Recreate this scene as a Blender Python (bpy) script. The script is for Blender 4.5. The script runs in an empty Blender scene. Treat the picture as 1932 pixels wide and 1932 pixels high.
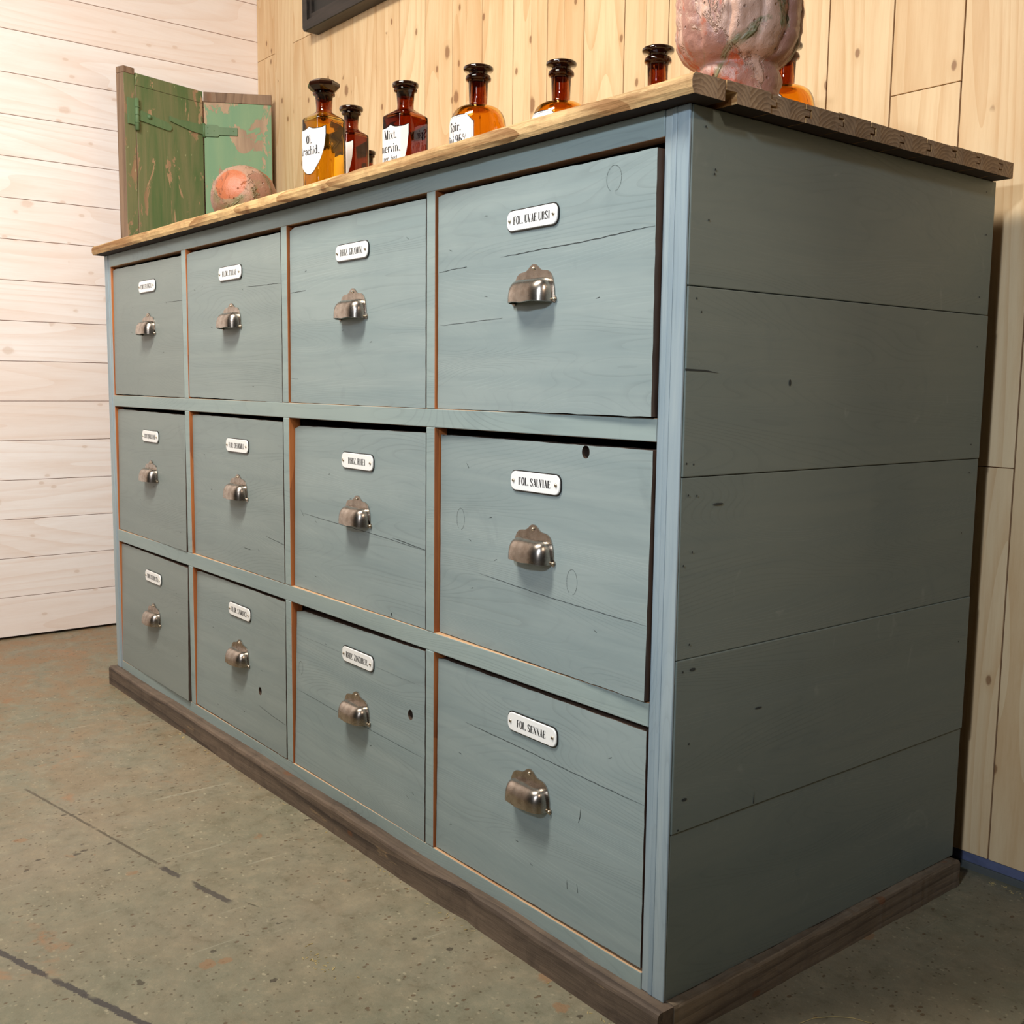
import bpy, bmesh, math, random
from mathutils import Vector, Matrix
SC = bpy.context.scene
COL = SC.collection
S = 1.2          # metres per plan unit: all shapes below are given in plan units
R = random.Random(7)

# ------------------------------------------------------------------ camera
def make_camera():
    f, yaw, pitch, roll = 2005.755, 0.892, -0.1182, 0.0121
    cy, sy, cp, sp = math.cos(yaw), math.sin(yaw), math.cos(pitch), math.sin(pitch)
    fwd = Vector((-sy*cp, cy*cp, sp)); right = Vector((cy, sy, 0)); up = right.cross(fwd)
    r2 = math.cos(roll)*right + math.sin(roll)*up
    u2 = -math.sin(roll)*right + math.cos(roll)*up
    m = Matrix((r2, u2, -fwd)).transposed().to_4x4()
    m.translation = Vector((0.6728, -0.7435, 0.6457))*S
    cam = bpy.data.cameras.new('camera'); cam.sensor_width = 36; cam.lens = f/1932*36
    cam.clip_start = 0.02
    o = bpy.data.objects.new('camera', cam); COL.objects.link(o); o.matrix_world = m
    SC.camera = o
make_camera()

# ------------------------------------------------------------------ light
w = bpy.data.worlds.new('world'); SC.world = w; w.use_nodes = True
w.node_tree.nodes['Background'].inputs[0].default_value = (0.78, 0.82, 0.88, 1)
w.node_tree.nodes['Background'].inputs[1].default_value = 0.01
def light(name, kind, loc, target, power, col, **kw):
    l = bpy.data.lights.new(name, kind); l.energy = power; l.color = col
    for k, v in kw.items(): setattr(l, k, v)
    o = bpy.data.objects.new(name, l); COL.objects.link(o); o.location = loc
    d = Vector(target)-Vector(loc); o.rotation_euler = d.to_track_quat('-Z', 'Y').to_euler()
    return o
light('ceiling_lamp', 'AREA', (-0.65, -0.95, 2.45), (-1.3, -0.2, 0.5), 62, (1.0, 0.95, 0.85), shape='RECTANGLE', size=0.9, size_y=0.3)
light('left_wall_fill', 'AREA', (-0.2, -1.6, 1.9), (-2.56, -0.2, 1.0), 10, (1.0, 0.98, 0.98), shape='RECTANGLE', size=0.5, size_y=0.5, spread=math.radians(90))  # added fill that brightens the left wall, not a fixture on it
light('low_front_light', 'AREA', (1.0, -2.6, 1.35), (0.0, 0.5, 0.8), 8, (0.9, 0.94, 1.0), shape='RECTANGLE', size=0.25, size_y=0.6)  # unseen low source at right front, placed from the cabinet's shadow edge
light('front_fill', 'SPOT', (0.78, -2.1, 1.75), (0.02, 0.0, 0.88), 150, (0.74, 0.86, 1.0), spot_size=math.radians(40), spot_blend=1.0, shadow_soft_size=0.08)  # added fill to brighten the right drawer columns, no real fixture
light('side_fill', 'SPOT', (1.15, -0.50, 1.75), (0.0, -0.10, 0.84), 32, (1.0, 0.80, 0.62), spot_size=math.radians(32), spot_blend=1.0, shadow_soft_size=0.05)  # added fill, aimed off the front edge to grade the side panel
vs = SC.view_settings
vs.view_transform = 'Standard'; vs.look = 'None'; vs.gamma = 1; vs.use_curve_mapping = False
vs.exposure = 0.0

# ------------------------------------------------------------------ materials
def lin(r, g, b):
    def c(v):
        v /= 255.0
        return v/12.92 if v <= 0.04045 else ((v+0.055)/1.055)**2.4
    return (c(r), c(g), c(b), 1)
class NT:
    def __init__(s, name):
        s.m = bpy.data.materials.new(name); s.m.use_nodes = True
        s.t = s.m.node_tree; s.b = s.t.nodes['Principled BSDF']
    def n(s, kind, **kw):
        nd = s.t.nodes.new(kind)
        for k, v in kw.items():
            if k.startswith('i_'):
                key = k[2:]; nd.inputs[int(key) if key.isdigit() else key].default_value = v
            else: setattr(nd, k, v)
        return nd
    def l(s, a, b): s.t.links.new(a, b)
    def obj(s): return s.n('ShaderNodeTexCoord').outputs['Object']
    def map(s, vec, scale, rot=(0, 0, 0), loc=(0, 0, 0)):
        m = s.n('ShaderNodeMapping'); m.inputs['Scale'].default_value = scale
        m.inputs['Rotation'].default_value = rot; m.inputs['Location'].default_value = loc
        s.l(vec, m.inputs[0]); return m.outputs[0]
    def noise(s, vec, scale=1, detail=4, rough=0.55, dist=0.0):
        nd = s.n('ShaderNodeTexNoise'); s.l(vec, nd.inputs['Vector'])
        nd.inputs['Scale'].default_value = scale; nd.inputs['Detail'].default_value = detail
        nd.inputs['Roughness'].default_value = rough; nd.inputs['Distortion'].default_value = dist
        return nd.outputs['Fac']
    def voro(s, vec, scale=1, rnd=1.0, feat='F1', dim='3D'):
        nd = s.n('ShaderNodeTexVoronoi', feature=feat, voronoi_dimensions=dim); s.l(vec, nd.inputs['Vector'])
        nd.inputs['Scale'].default_value = scale; nd.inputs['Randomness'].default_value = rnd
        return nd.outputs['Distance']
    def ramp(s, fac, stops):
        r = s.n('ShaderNodeValToRGB'); e = r.color_ramp.elements
        while len(e) < len(stops): e.new(0.5)
        for i, (p, c) in enumerate(stops):
            e[i].position = p; e[i].color = c if len(c) == 4 else (*c, 1)
        s.l(fac, r.inputs[0]); return r.outputs[0]
    def step(s, fac, a, b):
        r = s.n('ShaderNodeMapRange', clamp=True); s.l(fac, r.inputs[0])
        r.inputs[1].default_value = a; r.inputs[2].default_value = b
        return r.outputs[0]
    def math(s, op, a, b=None):
        m = s.n('ShaderNodeMath', operation=op)
        for i, v in enumerate((a, b)):
            if v is None: continue
            if isinstance(v, (int, float)): m.inputs[i].default_value = v
            else: s.l(v, m.inputs[i])
        return m.outputs[0]
    def mix(s, fac, a, b, mode='MIX'):
        m = s.n('ShaderNodeMix', data_type='RGBA', blend_type=mode)
        if isinstance(fac, (int, float)): m.inputs[0].default_value = fac
        else: s.l(fac, m.inputs[0])
        for i, v in ((6, a), (7, b)):
            if isinstance(v, tuple): m.inputs[i].default_value = v
            else: s.l(v, m.inputs[i])
        return m.outputs[2]
    def attr(s, name): return s.n('ShaderNodeAttribute', attribute_name=name).outputs['Fac']
    def out(s, col=None, rough=None, bump=None, bs=0.3, bd=0.002, **kw):
        if col is not None:
            if isinstance(col, tuple): s.b.inputs['Base Color'].default_value = col
            else: s.l(col, s.b.inputs['Base Color'])
        if rough is not None:
            if isinstance(rough, (int, float)): s.b.inputs['Roughness'].default_value = rough
            else: s.l(rough, s.b.inputs['Roughness'])
        if bump is not None:
            b = s.n('ShaderNodeBump'); b.inputs['Strength'].default_value = bs; b.inputs['Distance'].default_value = bd
            s.l(bump, b.inputs['Height']); s.l(b.outputs[0], s.b.inputs['Normal'])
        for k, v in kw.items(): s.b.inputs[k.replace('_', ' ')].default_value = v
        return s.m
GR = {'x': (1.0, 14, 14), 'y': (14, 1.0, 14), 'z': (14, 14, 1.0)}
def grain_vec(n, axis, tint=False):
    v = n.obj()
    if tint:
        a = n.n('ShaderNodeVectorMath', operation='ADD'); n.l(v, a.inputs[0])
        c = n.n('ShaderNodeCombineXYZ'); t = n.math('MULTIPLY', n.attr('tint'), 37.0)
        for i in range(3): n.l(t, c.inputs[i])
        n.l(c.outputs[0], a.inputs[1]); v = a.outputs[0]
    return v
def wood(name, base, dark, axis, tint=True, knots=0.9, knotcol=None, vary=0.25, rough=0.6, gs=2.0, contrast=1.0, knotsize=1.0, bs=0.3, speck=None):
    n = NT(name); v = grain_vec(n, axis, tint)
    g = n.map(v, GR[axis])
    wob = n.noise(n.map(v, tuple(2.2 if s < 2 else 6 for s in GR[axis])), 1, 2)
    st = n.noise(g, gs, 5, 0.6, 0.6)
    fine = n.noise(g, gs*6, 3, 0.7)
    rings = n.math('FRACT', n.math('MULTIPLY', n.noise(n.map(v, tuple(0.55 if s < 2 else 5.5 for s in GR[axis])), 1, 1, 0.4), 16.0))
    rings = n.math('MULTIPLY', n.step(rings, 0.55, 1.0), 0.5*contrast)
    f = n.math('ADD', n.math('MULTIPLY', n.step(st, 0.42, 0.72), 0.55*contrast), n.math('MULTIPLY', n.step(fine, 0.45, 0.8), 0.3*contrast))
    f = n.math('ADD', f, rings)
    col = n.mix(n.math('MINIMUM', f, 1.0), base, dark)
    if tint and vary:
        t = n.attr('tint')
        col = n.mix(n.math('MULTIPLY', t, vary), col, dark)
    big = n.step(wob, 0.35, 0.75)
    col = n.mix(n.math('MULTIPLY', big, 0.18), col, dark)
    if knots:
        kc = knotcol or lin(120, 70, 32)
        sk = n.n('ShaderNodeSeparateXYZ'); n.l(v, sk.inputs[0]); o3 = sk.outputs
        al = {'x': 0, 'y': 1, 'z': 2}[axis]; ac = [q_ for q_ in range(3) if q_ != al]
        cb = n.n('ShaderNodeCombineXYZ'); n.l(n.math('ADD', o3[ac[0]], o3[ac[1]]), cb.inputs[0]); n.l(o3[al], cb.inputs[1])
        for q, (kx, kl, rad, sd) in enumerate(((10.0, 5.5, 0.055, 0.0), (3.6, 2.2, 0.045, 9.0))):
            kx /= knotsize; kl /= knotsize
            kv = n.map(cb.outputs[0], (kx, kl, 1), loc=(sd, sd*2, 0))
            k = n.math('ADD', n.voro(kv, 1.0, 1.0, dim='2D'), n.math('MULTIPLY', n.math('SUBTRACT', n.noise(v, 60, 2), 0.5), 0.03))
            msk = n.step(n.noise(n.map(v, (1, 1, 1), loc=(sd, 3, sd)), 7.0, 1), 0.47, 0.49)
            kk = n.math('MULTIPLY', n.math('SUBTRACT', 1.0, n.step(k, rad*0.6, rad)), msk)
            halo = n.math('MULTIPLY', n.math('SUBTRACT', 1.0, n.step(k, rad, rad*2.6)), msk)
            col = n.mix(n.math('MULTIPLY', halo, 0.35*knots), col, dark)
            col = n.mix(n.math('MULTIPLY', kk, knots), col, kc)
    if speck:
        sp = n.step(n.noise(n.map(v, tuple(8 if s_ < 2 else 60 for s_ in GR[axis])), 1, 4, 0.75), 0.64, 0.72)
        col = n.mix(n.math('MULTIPLY', sp, 0.8), col, speck)
        bl = n.step(n.noise(v, 16, 5, 0.7, 1.0), 0.48, 0.7)
        col = n.mix(n.math('MULTIPLY', bl, 0.55), col, dark)
    h = n.math('ADD', n.math('MULTIPLY', st, 0.6), n.math('MULTIPLY', fine, 0.4))
    return n.out(col, rough, h, bs, 0.0015)
def paint(name, base, alt, axis='x', rough=0.5, amt=0.6):
    n = NT(name); v = grain_vec(n, axis, True)
    st = n.noise(n.map(v, tuple(1.6 if s < 2 else 26 for s in GR[axis])), 1, 5, 0.6, 0.4)
    blot = n.noise(v, 3.5, 4, 0.6, 0.5)
    rings = n.math('FRACT', n.math('MULTIPLY', n.noise(n.map(v, tuple(1.4 if s < 2 else 11.0 for s in GR[axis])), 1, 1, 0.4, 0.5), 40.0))
    ring = n.step(rings, 0.72, 1.0)
    scr = n.step(n.noise(n.map(v, (9, 9, 60) if axis == 'x' else (60, 9, 9)), 1.5, 3, 0.7, 1.2), 0.66, 0.74)
    col = n.mix(n.math('MULTIPLY', n.step(st, 0.38, 0.62), amt), base, alt)
    col = n.mix(n.math('MULTIPLY', n.step(blot, 0.45, 0.75), 0.5), col, alt)
    col = n.mix(n.math('MULTIPLY', scr, 0.2), col, (0.35, 0.38, 0.33, 1))
    col = n.mix(n.math('MULTIPLY', n.math('MULTIPLY', ring, n.step(blot, 0.42, 0.6)), 0.17), col, (0.08, 0.10, 0.10, 1))
    fs = n.step(n.noise(n.map(v, tuple(3 if s < 2 else 70 for s in GR[axis])), 1, 4, 0.7, 0.2), 0.5, 0.75)
    col = n.mix(n.math('MULTIPLY', fs, 0.16), col, (0.10, 0.14, 0.15, 1))
    smu = n.step(n.noise(v, 9.0, 3, 0.5, 1.5), 0.66, 0.8)
    col = n.mix(n.math('MULTIPLY', smu, 0.26), col, (0.10, 0.14, 0.15, 1))
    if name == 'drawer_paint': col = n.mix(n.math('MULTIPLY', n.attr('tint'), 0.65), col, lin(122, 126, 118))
    h = n.math('SUBTRACT', n.math('MULTIPLY', st, 0.6), n.math('MULTIPLY', ring, 0.35))
    return n.out(col, rough, h, 0.25, 0.001)
def plain(name, col, rough=0.5, **kw):
    n = NT(name); return n.out(col, rough, **kw)

M = {}
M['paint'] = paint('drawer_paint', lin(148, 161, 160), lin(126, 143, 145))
M['paint_frame'] = paint('frame_paint', lin(150, 164, 160), lin(134, 150, 150))
M['paint_stile'] = paint('stile_paint', lin(160, 172, 174), lin(126, 144, 156), 'z', amt=0.8)
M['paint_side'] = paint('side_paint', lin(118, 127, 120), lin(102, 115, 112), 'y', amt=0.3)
M['raw'] = wood('raw_pine', lin(196, 118, 62), lin(134, 70, 34), 'z', knots=0)
M['raw_h'] = wood('raw_pine_ledge', lin(216, 178, 138), lin(176, 128, 88), 'x', knots=0)
M['edge'] = wood('drawer_edge_wood', lin(84, 66, 54), lin(46, 34, 28), 'z', knots=0)
M['dark'] = plain('shade_dark_wood', lin(40, 26, 18), 0.9)  # dark colour stands in for shade in gaps, holes and undersides
M['crack'] = plain('crack', lin(48, 52, 50), 0.9)
M['pine'] = wood('pine_boards', lin(240, 214, 172), lin(204, 158, 106), 'z', knots=0.72, vary=0.35, contrast=0.75, knotsize=1.0, rough=0.5)
M['white'] = wood('whitewashed_boards', lin(250, 242, 238), lin(230, 206, 190), 'y', knots=0.35, knotcol=lin(196, 160, 130), vary=0.35, contrast=0.7, rough=0.5, bs=0.4)
M['groove'] = plain('board_groove', lin(96, 64, 38), 0.9)
M['groove_w'] = plain('white_board_groove', lin(168, 136, 122), 0.9)
M['top'] = wood('worn_countertop', lin(214, 178, 124), lin(140, 98, 54), 'x', knots=0.6, vary=0.15, gs=3.0, contrast=1.5, rough=0.75, bs=1.3, speck=lin(236, 206, 150))
M['plinth'] = wood('old_plinth_wood', lin(118, 100, 84), lin(60, 48, 40), 'x', knots=0.5, gs=2.5, contrast=1.2, rough=0.75, bs=1.2, speck=lin(150, 124, 92))
M['plinth_y'] = wood('old_plinth_side_wood', lin(140, 123, 103), lin(90, 76, 62), 'y', knots=0.6, gs=2.5, contrast=1.2, rough=0.75, bs=1.2, speck=lin(140, 116, 84))
M['white_enamel'] = plain('white_enamel', lin(246, 245, 242), 0.18)
M['black_enamel'] = plain('black_enamel', (0.008, 0.008, 0.008, 1), 0.25)
M['ink'] = plain('ink', (0.012, 0.012, 0.014, 1), 0.4)
M['paper'] = plain('label_white', lin(240, 236, 234), 0.3)
M['screw'] = plain('screw_metal', (0.62, 0.54, 0.42, 1), 0.3, Metallic=1.0)
M['straw'] = plain('straw', lin(205, 180, 120), 0.6)

def metal():
    n = NT('brushed_nickel'); v = n.obj()
    f = n.noise(v, 60, 3, 0.6)
    col = n.mix(n.step(f, 0.35, 0.7), (0.46, 0.41, 0.36, 1), (0.28, 0.23, 0.19, 1))
    return n.out(col, n.math('ADD', n.math('MULTIPLY', f, 0.16), 0.19), Metallic=1.0)
M['metal'] = metal()
def endgrain():
    n = NT('end_grain'); v = n.obj()
    sx = n.n('ShaderNodeSeparateXYZ'); n.l(v, sx.inputs[0])
    t = n.attr('tint')
    cell = 0.064
    y = n.math('SUBTRACT', n.math('FRACT', n.math('DIVIDE', n.math('ADD', sx.outputs[1], n.math('MULTIPLY', t, 0.02)), cell)), 0.5)
    y = n.math('MULTIPLY', y, cell)
    z = n.math('SUBTRACT', sx.outputs[2], 1.065)
    r = n.math('SQRT', n.math('ADD', n.math('POWER', y, 2.0), n.math('POWER', z, 2.0)))
    nz = n.noise(v, 45, 3)
    rr = n.math('ADD', n.math('MULTIPLY', r, 190.0), n.math('MULTIPLY', nz, 2.4))
    ring = n.step(n.math('FRACT', rr), 0.3, 0.95)
    dirt = n.step(n.noise(v, 30, 5, 0.7), 0.4, 0.7)
    col = n.mix(n.math('MULTIPLY', ring, 0.6), lin(172, 144, 114), lin(112, 88, 68))
    col = n.mix(n.math('MULTIPLY', dirt, 0.6), col, lin(108, 86, 68))
    return n.out(col, 0.8, n.math('ADD', ring, nz), 0.5, 0.001)
M['end'] = endgrain()
def floor_mat():
    n = NT('painted_concrete'); v = n.obj()
    big = n.noise(v, 1.3, 4, 0.6)
    col = n.mix(n.step(big, 0.35, 0.7), lin(140, 130, 110), lin(116, 118, 96))
    rough_n = n.noise(v, 22, 8, 0.8)
    col = n.mix(n.math('MULTIPLY', n.step(rough_n, 0.50, 0.64), 0.45), col, lin(168, 154, 128))
    col = n.mix(n.math('MULTIPLY', n.step(rough_n, 0.47, 0.38), 0.45), col, lin(96, 90, 68))
    sx = n.n('ShaderNodeSeparateXYZ'); n.l(v, sx.inputs[0])
    far = n.math('ADD', n.math('MULTIPLY', n.step(sx.outputs[0], -0.9, -2.3), 0.75), 0.12)
    dust = n.math('MULTIPLY', far, n.step(n.noise(v, 9, 8, 0.8, 0.4), 0.42, 0.58))
    col = n.mix(dust, col, lin(146, 112, 78))
    patch = n.math('MULTIPLY', n.step(n.noise(v, 4.1, 5, 0.7, 0.4), 0.62, 0.68), n.step(n.noise(v, 40, 4, 0.7), 0.38, 0.5))
    col = n.mix(n.math('MULTIPLY', patch, 0.6), col, lin(164, 116, 78))
    def flecks(sc, rad, loc, mask, colr, amt, asp=(1, 1, 1)):
        nonlocal col
        d = n.math('ADD', n.voro(n.map(v, asp, loc=loc), sc), n.math('MULTIPLY', n.math('SUBTRACT', n.noise(v, sc*2.2, 4, 0.75), 0.5), 0.42))
        f = n.math('SUBTRACT', 1.0, n.step(d, rad*0.8, rad))
        f = n.math('MULTIPLY', f, n.step(n.noise(n.map(v, (1, 1, 1), loc=loc), sc*0.3, 3, 0.6), mask, mask+0.03))
        col = n.mix(n.math('MULTIPLY', f, amt), col, colr)
        return f
    flecks(44, 0.14, (0, 0, 0), 0.5, lin(186, 174, 146), 0.5, (1, 1.5, 1))
    flecks(95, 0.17, (4, 1, 0), 0.48, lin(180, 168, 138), 0.4)
    a = flecks(46, 0.17, (2, 7, 0), 0.49, lin(96, 72, 48), 0.75, (1.4, 1, 1))
    flecks(88, 0.18, (6, 3, 0), 0.46, lin(84, 70, 50), 0.75)
    flecks(20, 0.11, (9, 2, 0), 0.5, lin(66, 56, 44), 0.8, (1.5, 1, 1))
    flecks(13, 0.16, (1, 9, 0), 0.53, lin(150, 108, 72), 0.6)
    scr = n.step(n.noise(n.map(v, (60, 3, 1), rot=(0, 0, 0.7)), 1, 3, 0.6), 0.66, 0.72)
    col = n.mix(n.math('MULTIPLY', scr, 0.25), col, lin(196, 192, 170))
    # worn dark tape lines
    def line(p, q, wd, thr, colr, k):
        nonlocal col
        p = Vector(p)*S; q = Vector(q)*S; d = q-p; ang = math.atan2(d.y, d.x)
        m = n.n('ShaderNodeMapping', vector_type='TEXTURE'); m.inputs['Location'].default_value = (p.x, p.y, 0)
        m.inputs['Rotation'].default_value = (0, 0, ang); n.l(v, m.inputs[0])
        s2 = n.n('ShaderNodeSeparateXYZ'); n.l(m.outputs[0], s2.inputs[0])
        wn = n.noise(v, 75, 5, 0.8)
        off = n.math('ADD', n.math('ABSOLUTE', s2.outputs[1]), n.math('MULTIPLY', n.math('SUBTRACT', wn, 0.5), wd*3.2))
        f = n.math('SUBTRACT', 1.0, n.step(off, wd*0.85, wd))
        f = n.math('MULTIPLY', f, n.step(s2.outputs[0], -0.01, 0.0))
        f = n.math('MULTIPLY', f, n.math('SUBTRACT', 1.0, n.step(s2.outputs[0], d.length, d.length+0.01)))
        gap = n.step(n.noise(n.map(v, (1, 1, 1), loc=(k, 0, 0)), 9, 3, 0.6), thr, thr+0.05)
        f = n.math('MULTIPLY', f, gap)
        col = n.mix(n.math('MULTIPLY', f, 0.85), col, colr)
    line((-0.62, -0.492, 0), (-0.30, -0.383, 0), 0.0052, 0.36, lin(52, 46, 50), 1.0)
    line((-1.07, -0.3206, 0), (-0.66, -0.248, 0), 0.0028, 0.40, lin(84, 74, 58), 4.0)
    line((-0.67, -0.252, 0), (-0.532, -0.2216, 0), 0.0055, 0.36, lin(72, 64, 60), 7.0)
    line((-0.60, -0.235, 0), (-0.50, -0.20, 0), 0.0015, 0.40, lin(80, 74, 58), 2.0)
    h = n.math('ADD', rough_n, n.math('MULTIPLY', a, -0.4))
    return n.out(col, n.math('ADD', n.math('MULTIPLY', rough_n, 0.3), 0.35), h, 0.5, 0.004)
M['floor'] = floor_mat()
def green_paint(name, g1, g2, thr):
    n = NT(name); v = n.obj()
    st = n.noise(n.map(v, (22, 22, 2.2)), 1, 5, 0.65, 0.5)
    col = n.mix(n.step(st, 0.35, 0.7), g1, g2)
    woodc = n.mix(n.step(st, 0.3, 0.7), lin(186, 156, 122), lin(140, 110, 84))
    flake = n.noise(n.map(v, (9, 9, 4.5)), 1.3, 6, 0.68, 0.6)
    col = n.mix(n.step(flake, thr, thr+0.015), col, woodc)
    sp = n.step(n.noise(n.map(v, (60, 60, 30)), 1.2, 3, 0.6), 0.70, 0.72)
    col = n.mix(n.math('MULTIPLY', sp, 0.7), col, lin(176, 180, 140))
    return n.out(col, 0.6, n.math('ADD', st, n.math('MULTIPLY', n.step(flake, thr, thr+0.015), -0.6)), 0.4, 0.001)
M['green'] = green_paint('green_shutter_paint', lin(80, 108, 64), lin(128, 124, 90), 0.57)
M['green2'] = green_paint('light_green_shutter_paint', lin(104, 142, 104), lin(122, 150, 108), 0.55)
M['green_iron'] = green_paint('green_painted_iron', lin(86, 116, 78), lin(104, 128, 90), 0.72)
M['oldwood'] = wood('weathered_shutter_wood', lin(150, 122, 98), lin(96, 74, 58), 'z', knots=0.3, gs=3, contrast=1.0, rough=0.8, bs=0.8)
def terracotta(name='lichened_terracotta', zs=0.7, patch=None):
    n = NT(name); raw = n.obj(); v = n.map(raw, (1, 1, zs))
    a = n.noise(v, 9, 6, 0.65, 0.6); b = n.noise(n.map(v, (1, 1, 1), loc=(5, 2, 7)), 12, 6, 0.7, 0.8)
    c = n.noise(n.map(v, (1, 1, 1), loc=(1, 8, 3)), 7, 6, 0.65, 0.5); d = n.noise(v, 85, 5, 0.75)
    col = n.mix(n.step(a, 0.485, 0.525), lin(170, 122, 106), lin(180, 86, 52))
    col = n.mix(n.step(b, 0.51, 0.54), col, lin(204, 162, 140))
    col = n.mix(n.step(c, 0.53, 0.56), col, lin(124, 118, 84))
    col = n.mix(n.math('MULTIPLY', n.step(c, 0.36, 0.33), 0.8), col, lin(142, 104, 100))
    yel = n.step(n.noise(n.map(v, (1, 1, 1), loc=(4, 4, 4)), 10, 4, 0.6), 0.66, 0.70)
    col = n.mix(n.math('MULTIPLY', yel, 0.7), col, lin(176, 158, 78))
    col = n.mix(n.math('MULTIPLY', n.step(d, 0.56, 0.68), 0.6), col, lin(110, 70, 62))
    if patch:
        col = n.mix(0.55, col, lin(112, 84, 62)); 
        gr = n.step(n.noise(v, 16, 4, 0.6), 0.5, 0.6); col = n.mix(n.math('MULTIPLY', gr, 0.6), col, lin(110, 112, 74))
        dd = n.n('ShaderNodeVectorMath', operation='DISTANCE'); n.l(raw, dd.inputs[0]); dd.inputs[1].default_value = patch
        pf = n.math('SUBTRACT', 1.0, n.step(n.math('ADD', dd.outputs['Value'], n.math('MULTIPLY', a, 0.03)), 0.048, 0.052))
        col = n.mix(n.math('MULTIPLY', pf, 0.85), col, lin(172, 92, 54))
    pit = n.math('SUBTRACT', 1.0, n.step(n.voro(raw, 70), 0.05, 0.16))
    col = n.mix(n.math('MULTIPLY', pit, 0.7), col, lin(70, 44, 38))
    h = n.math('SUBTRACT', n.math('ADD', n.math('MULTIPLY', d, 0.7), n.math('ADD', n.step(b, 0.53, 0.56), n.step(c, 0.55, 0.58))), n.math('MULTIPLY', pit, 0.8))
    return n.out(col, n.math('ADD', n.math('MULTIPLY', b, 0.5), 0.15), h, 0.8, 0.003)
M['terra'] = terracotta()
M['terra_ball'] = terracotta('ball_terracotta', 0.9, (0.040, -0.052, 0.088))
def glass(name, col):
    n = NT(name); return n.out(col, 0.015, Transmission_Weight=1.0, IOR=1.47)
M['amber'] = glass('amber_glass', (0.88, 0.50, 0.08, 1))
M['amber_fill'] = glass('amber_glass_light', (0.88, 0.58, 0.10, 1))
M['brown'] = glass('brown_glass', (0.44, 0.12, 0.022, 1))
M['neck'] = glass('thick_brown_glass', (0.42, 0.13, 0.03, 1))
M['stopper'] = plain('dark_brown_stopper', (0.018, 0.006, 0.003, 1), 0.06, Coat_Weight=0.5)
def blackwood():
    n = NT('black_frame_wood'); v = n.obj()
    f = n.noise(n.map(v, (3, 30, 30)), 1, 5, 0.65)
    col = n.mix(n.step(f, 0.4, 0.75), lin(30, 26, 24), lin(66, 56, 50))
    return n.out(col, 0.5, f, 0.4, 0.001)
M['black'] = blackwood()
def board_mat():
    n = NT('chalkboard'); v = n.obj(); f = n.noise(v, 6, 5, 0.6)
    return n.out(n.mix(f, lin(44, 42, 40), lin(58, 54, 50)), 0.7)
M['slate'] = board_mat()
def bluestrip():
    n = NT('blue_membrane'); v = n.obj(); f = n.noise(n.map(v, (12, 12, 20)), 1, 4, 0.6)
    return n.out(n.mix(n.step(f, 0.4, 0.7), lin(96, 102, 132), lin(60, 64, 84)), 0.45)
M['blue'] = bluestrip()
M['sill'] = plain('dark_sill', lin(84, 86, 84), 0.8)

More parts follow.
